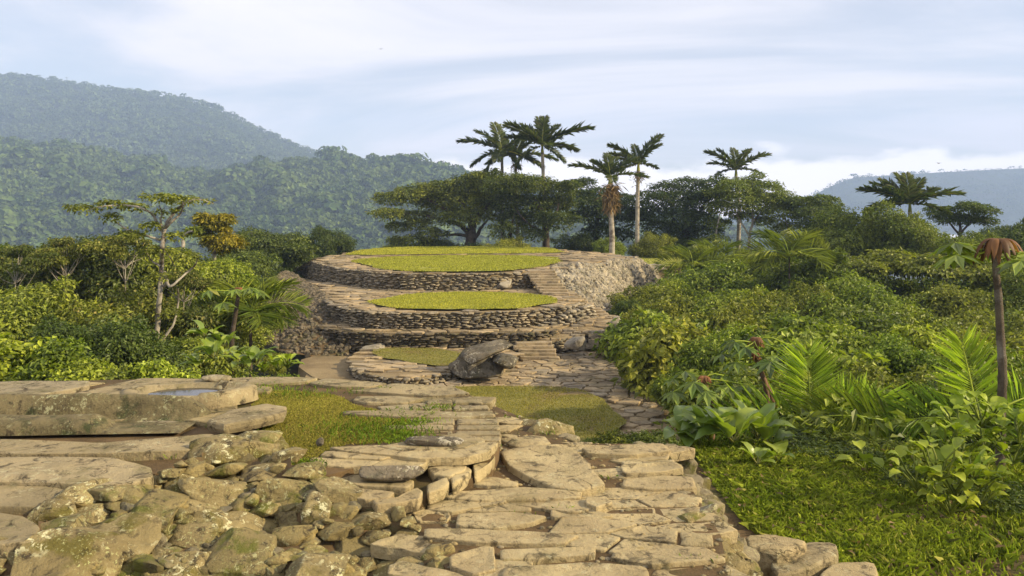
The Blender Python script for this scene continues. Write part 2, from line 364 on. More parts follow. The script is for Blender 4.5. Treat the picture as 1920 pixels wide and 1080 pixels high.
M['bank'] = stone_mat('bank_stone', (.19, .165, .12), (.42, .37, .27), (.60, .55, .42), .3, (.10, .10, .04), .2, s=.7, bump=.5, dam=.35)
M['pave'] = stone_mat('far_paving', (.27, .205, .115), (.41, .32, .19), (.58, .52, .36), .15, mam=.12, dam=.3, s=.5, bump=.3)
M['dkwall'] = stone_mat('shaded_bank_stone', (.09, .075, .05), (.19, .155, .10), (.35, .32, .24), .2, (.05, .05, .015), .35, s=.8, bump=.5, dam=.5)  # darker copy of the bank stone, shade of the unlit flank painted in
M['soil'] = soil_mat('soil', (.10, .066, .03), (.17, .11, .05), (.08, .07, .022), s=2.5)
M['earth'] = soil_mat('earth', (.20, .145, .075), (.29, .22, .115), (.12, .095, .045), s=.6)
M['floor'] = soil_mat('forest_floor', (.035, .04, .012), (.055, .06, .018), (.05, .035, .018), s=.8)
M['lawnA'] = soil_mat('lawn_soil', (.24, .21, .06), (.30, .27, .075), (.26, .18, .07), s=1.5)
M['lawn'] = soil_mat('lawn', (.26, .265, .055), (.35, .34, .075), (.27, .23, .07), s=1.0, c3lo=.56)
M['lawnB'] = soil_mat('dry_lawn', (.19, .18, .045), (.25, .22, .06), (.20, .145, .06), s=1.2)
M['hill'] = soil_mat('hill_floor', (.03, .045, .015), (.04, .06, .02), (.035, .04, .015), s=.02, bump=0)
GB = lambda n, a, b, **k: leaf_mat(n, a, b, .3, .6, 1.2, .2, **k)
M['bladeA'] = GB('short_grass', (.28, .25, .055), (.46, .41, .10), third=(.46, .33, .14))
M['bladeG'] = GB('green_grass', (.13, .21, .02), (.25, .33, .035))
M['bladeR'] = GB('slope_grass', (.13, .19, .018), (.32, .36, .05), third=(.36, .33, .12))
M['bladeL'] = GB('lawn_blades', (.30, .31, .055), (.44, .43, .085))
M['bladeB'] = GB('dry_blades', (.20, .20, .035), (.29, .26, .06))
M['lf_dark'] = leaf_mat('leaf_dark', (.04, .065, .015), (.12, .155, .03))
M['lf_deep'] = leaf_mat('leaf_deep', (.05, .085, .014), (.14, .18, .032))
M['lf_mid'] = leaf_mat('leaf_mid', (.09, .135, .015), (.25, .28, .04))
M['lf_olive'] = leaf_mat('leaf_olive', (.12, .145, .014), (.30, .31, .045))
M['lf_bright'] = leaf_mat('leaf_bright', (.14, .20, .016), (.34, .38, .045))
M['lf_lime'] = leaf_mat('leaf_lime', (.15, .22, .014), (.35, .41, .05))
M['lf_yellow'] = leaf_mat('leaf_yellow', (.09, .12, .012), (.38, .30, .03), s=1.6)
M['lf_big'] = leaf_mat('leaf_big', (.09, .15, .02), (.25, .31, .055), .3, .35, 2.0, .5, third=(.36, .34, .08))
M['lf_palm'] = leaf_mat('leaf_palm', (.05, .075, .022), (.13, .155, .04), .3, .5, 1.2, .4, third=(.20, .16, .07))
M['lf_frond'] = leaf_mat('leaf_frond', (.20, .28, .035), (.36, .44, .08), .45, .4, 1.5, .4)
M['lf_rust'] = leaf_mat('leaf_rust', (.11, .045, .018), (.28, .13, .045), .25, .6, 3)
M['lf_forest'] = leaf_mat('leaf_forest', (.06, .08, .014), (.20, .225, .035), third=(.28, .24, .08))
M['lf_crown'] = leaf_mat('leaf_crown', (.05, .08, .014), (.23, .25, .035))
M['lf_dead'] = leaf_mat('leaf_dead', (.12, .08, .035), (.26, .18, .085), .15, .7, 3)
M['lf_hill'] = leaf_mat('leaf_hill', (.04, .08, .025), (.125, .17, .05), .15, .7, .03, .1)
M['lf_hill2'] = leaf_mat('leaf_hill_far', (.035, .065, .026), (.10, .14, .045), .1, .7, .02, .1)
M['barkm'] = soil_mat('bark_brown', (.10, .075, .05), (.19, .15, .10), (.30, .26, .20), s=4, bump=.8)
M['bark'] = soil_mat('bark_pale', (.26, .23, .18), (.40, .36, .28), (.14, .11, .08), s=3, bump=.5)
M['barkd'] = soil_mat('bark_dark', (.06, .045, .03), (.11, .085, .06), (.035, .03, .02), s=3, bump=.5)
M['barkr'] = soil_mat('bark_reddish', (.16, .09, .05), (.24, .15, .09), (.08, .05, .03), s=4, bump=.5)
# ================================================================== THE SETTING: ground
def ground():
    a = np.concatenate([np.linspace(-1, 0, 60)**3*1700-3, np.linspace(-12, 14, 120)[1:-1], np.linspace(0, 1, 60)**3*1700+14])
    a = np.unique(np.round(a, 2)); a = np.sort(a)
    yy = np.concatenate([np.linspace(-60, 0, 16), np.linspace(0, 62, 150)[1:], 62+np.linspace(0, 1, 70)[1:]**2.4*1640])
    X, Y = np.meshgrid(a, yy); Z = G(X, Y)+CZ; V = np.stack([X, Y, Z], -1).reshape(-1, 3); nx, ny = len(a), len(yy)
    i = np.arange(ny-1)[:, None]*nx; j = np.arange(nx-1); Fc = np.stack([i+j, i+j+1, i+nx+j+1, i+nx+j], -1).reshape(-1, 4)
    mb = MB().add(V, Fc); return struct('ground', mb, M['floor'], True)
ground()

# ================================================================== upper terrace A (left foreground)
HA, HA2, HP, HC = -1.60, -1.68, -1.76, -4.30
A_out = UL(HA, [(-900, 1000), (-900, 700), (0, 712), (250, 707), (480, 706), (560, 705), (620, 709), (700, 715), (800, 718), (850, 723), (880, 735), (907, 757), (928, 775), (937, 800), (935, 822), (918, 845), (700, 862), (612, 885), (548, 890), (480, 850), (290, 882), (140, 912), (60, 965), (-300, 1020)])
mb = MB(); addprism(mb, A_out, CZ+HA-.022, CZ-3.6, .02); struct('upper_terrace', mb, M['soil'])
A2_out = UL(HA2, [(548, 890), (600, 870), (700, 855), (930, 850), (922, 868), (881, 890), (841, 905), (796, 925), (700, 950), (592, 908)])
mb = MB(); addprism(mb, A2_out, CZ+HA2-.03, CZ-3.5, .02); struct('terrace_step', mb, M['soil'])
P_out = UL(HP, [(850, 1250), (835, 1060), (795, 1010), (765, 970), (700, 945), (860, 890), (915, 850), (925, 810), (900, 765), (870, 735), (905, 748), (950, 768), (1000, 788), (1030, 805), (1075, 828), (1240, 829), (1255, 850), (1305, 925), (1352, 1000), (1368, 1090), (1380, 1250)])
P_out = [(-.35, -1.5)]+P_out+[(1.3, -1.5)]
mb = MB(); addprism(mb, P_out, CZ+HP-.014, CZ-3.7, .03); struct('path_bed', mb, M['soil'])

def paved(name, mat, polyworld, h, cell, seed, th=.07, excl=(), kids=False, rot=0., gap=.012, fine=.05, hj=.012, bev=.012, tilt=.01, parent=None, jit=.36, bumpy=.006):
    P = np.array(polyworld); lo, hi = P.min(0), P.max(0); n = 0; mb = MB(); cells = []
    for c, poly in voronoi(lo, hi, cell, seed, jit, rot):
        pp = np.array(poly); 
        if not inside(polyworld, [c])[0]: continue
        if any(inside(e, [c])[0] for e in excl): continue
        f = inside(polyworld, pp).mean()
        if f < .45: continue
        q = pp if f == 1 else np.array([p if ok else np.array(c)+(p-np.array(c))*.72 for p, ok in zip(pp, inside(polyworld, pp))])
        cells.append(q)
    g = np.random.default_rng(seed)
    for k, q in enumerate(cells):
        z = CZ+h+g.normal()*hj
        if kids:
            m1 = MB(); addslab(m1, q, z, th, seed*100+k, gap, fine, bev, tilt, bumpy); obj('paving_slab', m1.mesh('paving_slab', mat), parent)
        else: addslab(mb, q, z, th, seed*100+k, gap, fine, bev, tilt, bumpy)
    return mb
def handslab(px, h, mat, parent, th, seed, name='paving_slab', **k):
    m1 = MB(); addslab(m1, UL(h, px), CZ+h, th, seed, **{**dict(gap=.004, fine=.035, bev=.009, tilt=.004, bumpy=.012, round_=.18), **k}); return obj(name, m1.mesh(name, mat), parent)

def sempty(n): return tag(obj(n, None), kind='structure')
terrA = sempty('terrace_paving')
S = [([(-250, 722), (-60, 716), (60, 713), (172, 714), (168, 724), (120, 733), (60, 743), (0, 752), (-250, 762)], HA+.02, .07),
     ([(40, 757), (120, 742), (195, 724), (265, 708), (340, 708), (415, 711), (430, 720), (330, 734), (240, 750), (150, 757)], HA, .06),
     ([(425, 709), (490, 706), (560, 706), (600, 708), (575, 716), (500, 721), (440, 719)], HA, .06),
     ([(610, 709), (690, 714), (730, 719), (690, 726), (620, 724), (575, 718)], HA+.005, .05),
     ([(735, 718), (850, 724), (885, 737), (820, 742), (740, 738), (650, 733), (700, 727)], HA, .05),
     ([(668, 742), (745, 741), (800, 747), (760, 756), (690, 756), (660, 750)], HA, .05),
     ([(-250, 822), (30, 824), (200, 830), (300, 822), (395, 812), (430, 820), (448, 833), (330, 845), (200, 850), (0, 852), (-250, 850)], HA+.035, .10),
     ([(-300, 862), (0, 856), (140, 855), (220, 858), (285, 876), (292, 893), (255, 905), (200, 912), (100, 906), (0, 903), (-300, 905)], HA+.04, .10),
     ([(-300, 912), (0, 908), (100, 911), (146, 922), (132, 944), (60, 951), (-300, 948)], HA+.02, .10),
     ([(-300, 958), (0, 960), (52, 966), (80, 990), (62, 1014), (0, 1022), (-300, 1020)], HA+.01, .10),
     ([(640, 776), (640, 771), (760, 768), (860, 772), (925, 770), (932, 777), (860, 783), (760, 782)], HA, .04)]
handA = [UL(h, p) for p, h, t in S]
for i, (p, h, t) in enumerate(S): handslab(p, h, M['flagA'], terrA, t, 50+i)
# the fan of long thin slabs round the grass
fan = [(748, 800, 757, 905), (758, 770, 768, 918), (784, 765, 795, 936), (796, 720, 806, 938), (807, 775, 816, 940), (817, 770, 827, 940)]
g0 = np.random.default_rng(3)
for i, (y0, x0, y1, x1) in enumerate(fan):
    xm = x0+(x1-x0)*g0.uniform(.45, .62)
    for a, b in ((x0, xm), (xm+3, x1)):
        p = [(a, y0+1), ((a+b)/2, y0+g0.uniform(-1, 1.5)), (b, y0+.5), (b+2, y1-.8), ((a+b)/2, y1+g0.uniform(-1.5, 0)), (a-2, y1-1)]
        handslab(p, HA-.004*i % .02, M['flagA'], terrA, .045, 90+i*2+(a != x0)); handA.append(UL(HA, p))
B_ = [([(612, 838), (700, 834), (800, 833), (900, 830), (937, 828), (922, 846), (880, 857), (790, 860), (720, 852), (650, 846)], HA+.012, .055),
      ([(607, 845), (690, 848), (745, 853), (718, 861), (650, 859), (598, 853)], HA, .05),
      ([(582, 857), (650, 860), (716, 864), (700, 874), (640, 876), (575, 870)], HA-.01, .05),
      ([(690, 874), (728, 858), (812, 857), (800, 869), (780, 877)], HA-.01, .05),
      ([(566, 877), (600, 874), (690, 877), (680, 886), (600, 885)], HA2+.03, .05),
      ([(800, 876), (830, 872), (878, 872), (874, 882), (845, 893), (808, 890)], HA2+.025, .06),
      ([(548, 888), (600, 886), (700, 890), (780, 900), (770, 915), (690, 912), (592, 902)], HA2+.02, .06),
      ([(596, 906), (690, 915), (746, 922), (735, 932), (690, 938), (640, 930), (602, 920)], HA2+.015, .06)]
for i, (p, h, t) in enumerate(B_): handslab(p, h, M['flag'], terrA, t, 130+i, bumpy=.007); handA.append(UL(h, p))
K_ = [[(690, 938), (740, 932), (785, 912), (796, 920), (790, 934), (745, 944), (700, 947)], [(797, 908), (838, 893), (845, 903), (835, 915), (800, 926)],
      [(842, 892), (878, 873), (886, 880), (878, 893), (848, 908)], [(884, 872), (920, 848), (930, 855), (922, 868), (890, 886)]]
for i, p in enumerate(K_): handslab(p, HA2+.012, M['flag'], terrA, .075, 150+i, 'kerb_stone', bev=.014)
lawnApx = [(478, 730), (560, 727), (640, 738), (660, 752), (700, 765), (765, 772), (790, 792), (785, 808), (770, 828), (700, 836), (640, 836), (605, 848), (580, 865), (545, 885), (500, 855), (490, 800), (470, 760)]
lawnA = UL(HA, lawnApx)
mb = paved('x', M['flagA'], A_out, HA-.005, (.62, .3), 21, .06, handA+[lawnA, UL(HA, [(-400, 806), (440, 800), (470, 830), (470, 1080), (-400, 1080)])], gap=.005); handA2 = mb
o = obj('paving_slab', mb.mesh('paving_slab', M['flagA']), terrA)

# ================================================================== path in the foreground
pathP = sempty('path')
PS = [([(935, 845), (1000, 832), (1070, 838), (1100, 858), (1118, 885), (1138, 910), (1090, 920), (1040, 915), (985, 893), (950, 870)], HP+.03, .09),
      ([(872, 892), (930, 893), (976, 905), (970, 912), (905, 911), (870, 904)], HP+.01, .07),
      ([(816, 922), (900, 918), (980, 912), (1095, 920), (1092, 935), (980, 938), (900, 938), (830, 932)], HP+.015, .07),
      ([(850, 940), (940, 940), (1003, 950), (1000, 958), (900, 960), (846, 955)], HP, .07),
      ([(857, 962), (960, 958), (1030, 968), (1000, 980), (930, 992), (850, 985)], HP+.01, .07),
      ([(1030, 953), (1110, 952), (1155, 966), (1110, 972), (1030, 970)], HP+.005, .07),
      ([(790, 990), (880, 990), (1005, 996), (1090, 1003), (1060, 1020), (900, 1018), (790, 1005)], HP+.01, .07),
      ([(905, 1000+22), (930, 1024), (932, 1068), (890, 1078), (842, 1065), (838, 1040)], HP+.02, .08),
      ([(935, 1030), (1020, 1024), (1120, 1025), (1118, 1040), (1000, 1050), (937, 1048)], HP+.015, .07),
      ([(940, 1062), (1100, 1052), (1215, 1060), (1230, 1110), (1000, 1120), (930, 1100)], HP+.02, .08),
      ([(1095, 930), (1140, 928), (1150, 942), (1120, 952), (1095, 945)], HP+.03, .09),
      ([(1165, 898), (1240, 890), (1300, 893), (1310, 915), (1230, 918), (1165, 912)], HP+.01, .07),
      ([(1160, 870), (1260, 862), (1285, 876), (1240, 886), (1165, 888)], HP+.03, .08),
      ([(1085, 840), (1170, 832), (1245, 830), (1262, 846), (1190, 853), (1100, 850)], HP+.02, .08),
      ([(730, 950), (780, 938), (800, 955), (770, 965), (735, 965)], HP, .07), ([(765, 955), (845, 952), (850, 968), (835, 980), (780, 978)], HP, .07)]
handP = [UL(h, p) for p, h, t in PS]
for i, (p, h, t) in enumerate(PS): handslab(p, h, M['flag'], pathP, t, 200+i, bumpy=.013, bev=.01)
P_in = UL(HP, [(700, 948), (800, 925), (900, 880), (925, 850), (930, 810), (905, 768), (880, 742), (905, 752), (950, 772), (1000, 792), (1030, 812), (1078, 832), (1245, 831), (1268, 855), (1330, 930), (1375, 1000), (1385, 1090), (1385, 1250), (700, 1250), (760, 1010)])
paved('x', M['flag'], P_in, HP, (.40, .17), 31, .07, handP, True, gap=.004, parent=pathP, bev=.008, fine=.03, hj=.008, tilt=.016, bumpy=.014, jit=.46)

# ================================================================== loose stones on the terrace, each a thing of its own
def loose(name, label, px, py, wpx, hz, dz, h, mat, seed, level=4, rz=0, group=None, cat='stone', **k):
    x, y = U(px, py, h); w = wpx/F*y; mb = MB(); v, f = rock((0, 0, 0), (w, dz, hz), seed, level, rz, **k); v[:, 2] -= v[:, 2].min()+.012*hz/.1
    v += (x, y+dz*.35, CZ+h); mb.add(v, f); return solid(name, mb, mat, label, cat, group)
loose('flat_stone', 'dark flat block lying on the long slab at the corner of the foreground grass', 815, 838, 116, .055, .13, HA+.01, M['darkrock'], 5, cuts=2, p=.45, tilt=.01)
loose('mossy_stone', 'lichen-speckled oblong stone resting on the lower slabs above the path kerb', 731, 902, 124, .09, .17, HA2+.03, M['darkrock'], 11, cuts=4, p=.6, tilt=.03)
loose('pointed_stone', 'tiny pointed stone standing upright on the foreground grass', 599, 835, 15, .06, .035, HA, M['darkrock'], 6, 3, cuts=5, tilt=.15)
loose('block_stone', 'small low grey block on the back rim of the left terrace', 402, 717, 55, .06, .16, HA, M['flagA'], 8, 3, cuts=2, p=.45, tilt=.01)
loose('pebble', 'small round dark stone behind the carved trough', 196, 752, 34, .04, .07, HA, M['darkrock'], 9, 3, cuts=2, tilt=.05)
# carved trough: a long stone with two raised walls and a hollow between
def trough():
    a = np.linspace(-1, 1, 130); b = np.linspace(-1, 1, 61); Aa, Bb = np.meshgrid(a, b); Lx, Wy, H = 1.04, .32, .155
    sx = np.sign(Aa)*np.abs(Aa); edge = np.clip(1-np.abs(Aa)**7, 0, 1)**.5; e2 = np.clip(1-np.abs(Bb)**5, 0, 1)**.45
    hol = np.exp(-((Bb-.08)/.36)**4)
    z = H*edge*e2*np.where(Bb < .15, .62, 1.15)*(1-.95*hol)
    P = np.stack([Aa*2, Bb, 0*Aa], -1).reshape(-1, 3); z = z+snoise(P, 4, 2.2, 4).reshape(z.shape)*.013*edge*e2
    front = np.where((Bb < -.4) & (Aa > .55), 1-((Aa-.55)/.45)**2*.5, 1.); z = z*np.where(Bb < -.05, np.clip((.47-Aa)/.12, .05, 1)**.5, 1)
    x = Aa*Lx; y = Bb*Wy*(1-.15*np.clip(Aa, 0, 1)**3)+.05*np.sin(Aa*2)
    V = np.stack([x, y, z], -1).reshape(-1, 3); n = len(a); i = np.arange(len(b)-1)[:, None]*n; j = np.arange(n-1)
    return V, np.stack([i+j, i+j+1, i+n+j+1, i+n+j], -1).reshape(-1, 4)
v, f = trough(); x0, y0 = U(96, 800, HA); v = v @ rotz(-.03).T; v += (x0, y0+.08, CZ+HA+.005)
mb = MB().add(v, f); o = solid('stone_trough', mb, M['trough'], 'long hollowed stone trough with rounded walls lying on the left terrace', 'trough')
# basin slab with rain water
bx, by = U(350, 752, HA)
bt = thing('basin_stone', 'shallow stone basin holding a puddle of rain water behind the trough', 'basin', (bx, by, CZ+HA))
def basin():
    th = np.linspace(0, 2*math.pi, 97)[:-1]; rr = [0, .3, .55, .66, .8, .9, 1.0, 1.03]; zz = [.045, .046, .05, .062, .095, .10, .085, 0.0]; V = []
    for r, z in zip(rr, zz):
        w = 1+.07*np.sin(2*th+1)+.04*np.sin(5*th); q = np.column_stack([.52*r*w*np.cos(th), .31*r*w*np.sin(th)]); nz = snoise(q, 12, 6, 3)*.007
        zr = z+nz*(z > .01)+ (q[:, 0] > .2)*0.02*(r > .7)*(z > .01); V.append(np.column_stack([q, zr]))
    V = np.concatenate(V); n = 96; j = np.arange(n); k = (j+1) % n
    return V, np.concatenate([np.stack([r*n+j, r*n+k, (r+1)*n+k, (r+1)*n+j], 1) for r in range(len(rr)-1)])
v, f = basin(); obj('basin', MB().add(v, f).mesh('basin', M['flagA']), bt)
wm, nt, b = newmat('puddle_water'); b.inputs['Base Color'].default_value = (.04, .035, .03, 1); b.inputs['Roughness'].default_value = .04; b.inputs['Specular IOR Level'].default_value = .6
th = np.linspace(0, 2*math.pi, 49)[:-1]; V = np.column_stack([.335*np.cos(th)+.02, .195*np.sin(th), np.full(48, .066)]); V = np.concatenate([V, [[0, 0, .066]]]); j = np.arange(48)
obj('puddle', MB().add(V, np.stack([j, (j+1) % 48, np.full(48, 48)], 1)).mesh('puddle', wm), bt)
def pxrock(mb, px, py, wpx, hpx, d, seed, level=4, dd=1.0, rz=None, **k):
    g = np.random.default_rng(seed); x, y, z = D(px, py, d); w, h = wpx/F*d, hpx/F*d
    v, f = rock((x, y+w*.15, z), (w, w*.75*dd, h), seed, level, g.uniform(-.5, .5) if rz is None else rz, **k); mb.add(v, f)
mb = MB(); addslab(mb, UL(HA+.09, [(385, 792), (430, 770), (500, 758), (540, 764), (536, 776), (480, 790), (420, 800)]), CZ+HA+.10, .07, 77, .004, .03, .02, .0, .012)
solid('propped_slab', mb, M['flagA'], 'dark thin slab propped over a shadowed gap at the right end of the trough', 'slab', smooth=False)

# ================================================================== rubble retaining wall at lower left, each big stone a part
wallF = thing('rubble_wall', 'lichen-covered rubble retaining wall falling from the left terrace to the path', 'wall', (-1.2, 3.9, CZ-2.3))
ctl = np.array([(0, 1030, 3.66), (0, 1080, 3.5), (-200, 1080, 3.4), (-100, 1030, 3.6), (150, 935, 4.2), (300, 905, 4.5), (300, 1080, 3.7), (120, 1080, 3.55), (430, 850, 4.95), (500, 840, 5.05), (560, 890, 4.6), (500, 960, 4.35), (500, 1080, 3.8), (700, 945, 4.4), (770, 1000, 4.15), (830, 1080, 3.75), (600, 1080, 3.75), (640, 1000, 4.1), (300, 980, 4.1), (850, 1150, 3.45), (400, 1150, 3.5), (0, 1150, 3.3), (-300, 1150, 3.2), (-300, 1030, 3.5)])
def depth(px, py):
    w = 1/(((ctl[:, 0]-px)*.6)**2+(ctl[:, 1]-py)**2+60)**1.3; return float((w*ctl[:, 2]).sum()/w.sum())
rub = [(-330, 1045), (60, 1028), (85, 960), (150, 930), (290, 905), (330, 872), (430, 842), (500, 822), (545, 850), (560, 892), (600, 908), (690, 948), (765, 962), (785, 1000), (825, 1040), (850, 1160), (-330, 1160)]
gx, gy = np.meshgrid(np.linspace(-360, 880, 90), np.linspace(815, 1180, 50)); V = np.array([D(a, b_, depth(a, b_)+.05) for a, b_ in zip(gx.ravel(), gy.ravel())])
V[:, 2] += snoise(V, 3, 6, 3)*.02; n = 90; i = np.arange(49)[:, None]*n; j = np.arange(n-1); Fq = np.stack([i+j, i+j+1, i+n+j+1, i+n+j], -1).reshape(-1, 4)
cen = np.stack([gx, gy], -1).reshape(-1, 2)[Fq].mean(1); Fq = Fq[inside(rub, cen)]
obj('earth_fill', MB().add(V, Fq).mesh('earth_fill', M['soil'], loc=wallF.location), wallF)
big = [(405, 886, 100, 40), (480, 838, 110, 60), (405, 925, 150, 62), (285, 965, 150, 84), (205, 1035, 190, 110), (100, 1062, 200, 90), (90, 905+90, 120, 60), (350, 1010, 120, 80), (430, 985, 130, 60), (520, 925, 130, 60), (495, 890, 110, 50),
       (590, 965, 80, 110), (530, 1010, 120, 70), (640, 930, 110, 50), (700, 975, 150, 64), (655, 1020, 140, 70), (745, 1035, 120, 74), (590, 1060, 150, 70), (450, 1060, 170, 80), (330, 1075, 150, 60), (790, 1075, 110, 50), (245, 925, 110, 46), (160, 965, 120, 60), (340, 900, 90, 40), (560, 880, 90, 42), (30, 1050, 120, 60), (-60, 1080, 160, 90), (720, 1075, 120, 50), (380, 965, 110, 56), (20, 1090, 200, 50)]
g = np.random.default_rng(8); pts = [(a, b_+6, w*.5*.82, h*.62) for a, b_, w, h in big]
t = 0; rest = []
while t < 22000:
    t += 1; a, b_ = g.uniform(-320, 850), g.uniform(820, 1140); w = g.uniform(62, 140)*(1-.4*len(pts)/98) if len(pts) < 98 else g.uniform(20, 60)
    if not inside(rub, [(a, b_)])[0]: continue
    if all(math.hypot((a-p[0])*.75, (b_-p[1])*1.7) > (w*.5+p[2])*(.62 if len(pts) < 98 else .5) for p in pts+rest): (pts if len(pts) < 98 else rest).append((a, b_, w*.5, w*g.uniform(.3, .55)))
m2 = MB()
for i, (a, b_, w2, h) in enumerate(pts+rest):
    m1 = MB() if i < 98 else m2; pxrock(m1, a, b_+h*.12, w2*2.6, h*1.5, depth(a, b_)+.03, 400+i, 4 if i < 98 else 3, 1.1, tilt=.16, cuts=13, p=.5, rough=.05, cutmin=.42)
    if i < 98: obj('stone', m1.mesh('stone', M['rubble' if i % 3 else 'mossrock'], loc=wallF.location), wallF)
if rest: obj('small_stones', m2.mesh('small_stones', M['mossrock'], loc=wallF.location), wallF)['kind'] = 'stuff'
# right-hand rubble edge of the path
wallR = thing('rubble_wall', 'low brown mossy rubble wall carrying the right edge of the foreground path', 'wall', (1.3, 4.3, CZ-2.4))
g = np.random.default_rng(18); edge = [(1255, 845, 5.95), (1320, 920, 5.0), (1365, 985, 4.4), (1395, 1080, 3.85), (1400, 1200, 3.3)]
k = 0
for s in np.linspace(0, 1, 24):
    a = np.interp(s, np.linspace(0, 1, 5), [e[0] for e in edge]); b_ = np.interp(s, np.linspace(0, 1, 5), [e[1] for e in edge]); d = np.interp(s, np.linspace(0, 1, 5), [e[2] for e in edge])
    for r in range(4):
        m1 = MB(); w = g.uniform(55, 100)*(.7+s*.35); pxrock(m1, a-34+r*17+g.normal()*8-(r == 0)*12, b_-6+r*30*(.6+.6*s)+g.normal()*6, w, w*g.uniform(.35, .6), d-.02*r, 700+k, 3 if s < .5 else 4, tilt=.25, cuts=8, p=.6, rough=.07); k += 1
        if k <= 96: obj('stone', m1.mesh('stone', M['mossrock' if (k*7) % 3 else 'rubble'], loc=wallR.location), wallR)
def pslab(name, label, px, h, th, mat, seed):
    mb = MB(); addslab(mb, UL(h, px), CZ+h, th, seed, .004, .03, .03, .012, .02, .35); solid(name, mb, mat, label, 'stone', None, False)
pslab('block_stone', 'flat-topped tan block beside the grass, highest of the three at the lower right', [(1392, 1003), (1440, 998), (1516, 1012), (1510, 1024), (1470, 1040), (1400, 1030)], -2.02, .2, M['flag'], 801)
pslab('block_stone', 'large speckled block in the middle of the three stepping blocks at the lower right', [(1452, 1040), (1510, 1012), (1570, 1014), (1576, 1040), (1530, 1062), (1460, 1082), (1440, 1060)], -2.08, .25, M['flagA'], 802)
pslab('block_stone', 'pale block cut by the bottom edge of the frame, nearest the lower right grass', [(1530, 1075), (1560, 1052), (1640, 1050), (1652, 1075), (1640, 1110), (1540, 1120)], -2.10, .25, M['flag'], 803)
# mossy boulder at the far rim of the path
mb = MB(); pxrock(mb, 1030, 815, 92, 44, 6.05, 61, 4, .9, 0.1, tilt=.1, cuts=9, p=.6, rough=.08, cutmin=.5); pxrock(mb, 992, 800, 54, 20, 6.3, 62, 3, .9, 0, cuts=4, p=.6); pxrock(mb, 1066, 824, 46, 18, 6.0, 63, 3, .9, 0, cuts=4, p=.6)
solid('boulder', mb, M['rubble'], 'rough lichen boulder on the far rim of the path above the shaded lawn', 'rock')

# ================================================================== middle and upper terraces on the ridge
Cw = [(-1.8, 8.5), (2.6, 9.5), (3.2, 12), (3.5, 15.5), (3.25, 18), (3.15, 21), (3.9, 24), (3.4, 26), (-6.0, 26), (-5.6, 21), (-4.6, 15), (-3.4, 10)]
mb = MB(); addprism(mb, Cw, CZ+HC-.05, CZ-7, .04); struct('lower_terrace', mb, M['earth'])
T3px = [(655, 682), (668, 692), (700, 702), (750, 709), (800, 706), (845, 694), (900, 690), (960, 680), (975, 655), (900, 645), (700, 645), (668, 658), (655, 670)]
T3 = smoothpoly(UL(-4.1, T3px), 1)
mb = MB(); addprism(mb, T3, CZ-4.13, CZ-4.6); struct('oval_terrace', mb, M['earth'])
Bpx = [(822, 726), (950, 723), (1060, 727), (1110, 734), (1142, 752), (1166, 780), (1170, 800), (1130, 822), (1050, 840), (960, 850), (880, 800), (845, 755)]
Bw = UL(HC, Bpx)
PVw = UL(HC, [(690, 716), (760, 716), (830, 706), (880, 698), (960, 688), (985, 668), (1060, 661), (1115, 661), (1165, 690), (1262, 782), (1240, 800), (1180, 830), (1000, 880), (800, 780)])
st = struct('lower_path', paved('x', M['pave'], PVw, HC, (.42, .30), 41, .07, [T3, Bw], gap=.01, fine=.12, bev=.02, hj=.012, tilt=.01), M['pave'])
g = np.random.default_rng(77)
T1f = UL(-2.43, [(585, 487), (600, 493), (640, 501), (700, 508), (760, 511), (900, 511), (985, 508), (1040, 502), (1100, 497), (1155, 491)])
T1b = UL(-2.43, [(1190, 481), (1140, 474), (1060, 468), (960, 465.5), (860, 465), (760, 466.5), (690, 470), (640, 476), (600, 482)])
T1 = T1f+T1b
mb = MB(); addprism(mb, T1, CZ-2.47, CZ-5.5, .05); struct('top_terrace', mb, M['earth'])
T0 = UL(-2.38, [(628, 483), (665, 480), (800, 477.5), (900, 476.5), (1045, 477), (1062, 472), (1040, 466), (950, 463.5), (860, 462.5), (760, 463), (690, 467), (645, 474)])
mb = MB(); addprism(mb, T0, CZ-2.40, CZ-2.6); struct('top_terrace_step', mb, M['earth'])
T2f = UL(-3.12, [(604, 548), (606, 556), (622, 566), (650, 576), (700, 582), (760, 584), (900, 583), (1000, 579), (1060, 573), (1082, 566), (1092, 559)])
T2 = T2f+UL(-3.12, [(1068, 545), (1040, 536), (700, 534), (640, 532), (600, 527), (575, 521), (560, 519), (585, 532)])
mb = MB(); addprism(mb, T2, CZ-3.16, CZ-5.5); struct('middle_terrace', mb, M['earth'])
T2g = UL(-3.66, [(596, 606), (612, 613), (650, 619), (720, 622), (800, 623), (1000, 621), (1040, 615), (1100, 596), (1060, 585), (700, 590), (610, 585)])
mb = MB(); addprism(mb, T2g, CZ-3.70, CZ-5.5); struct('ledge_path', mb, M['earth'])
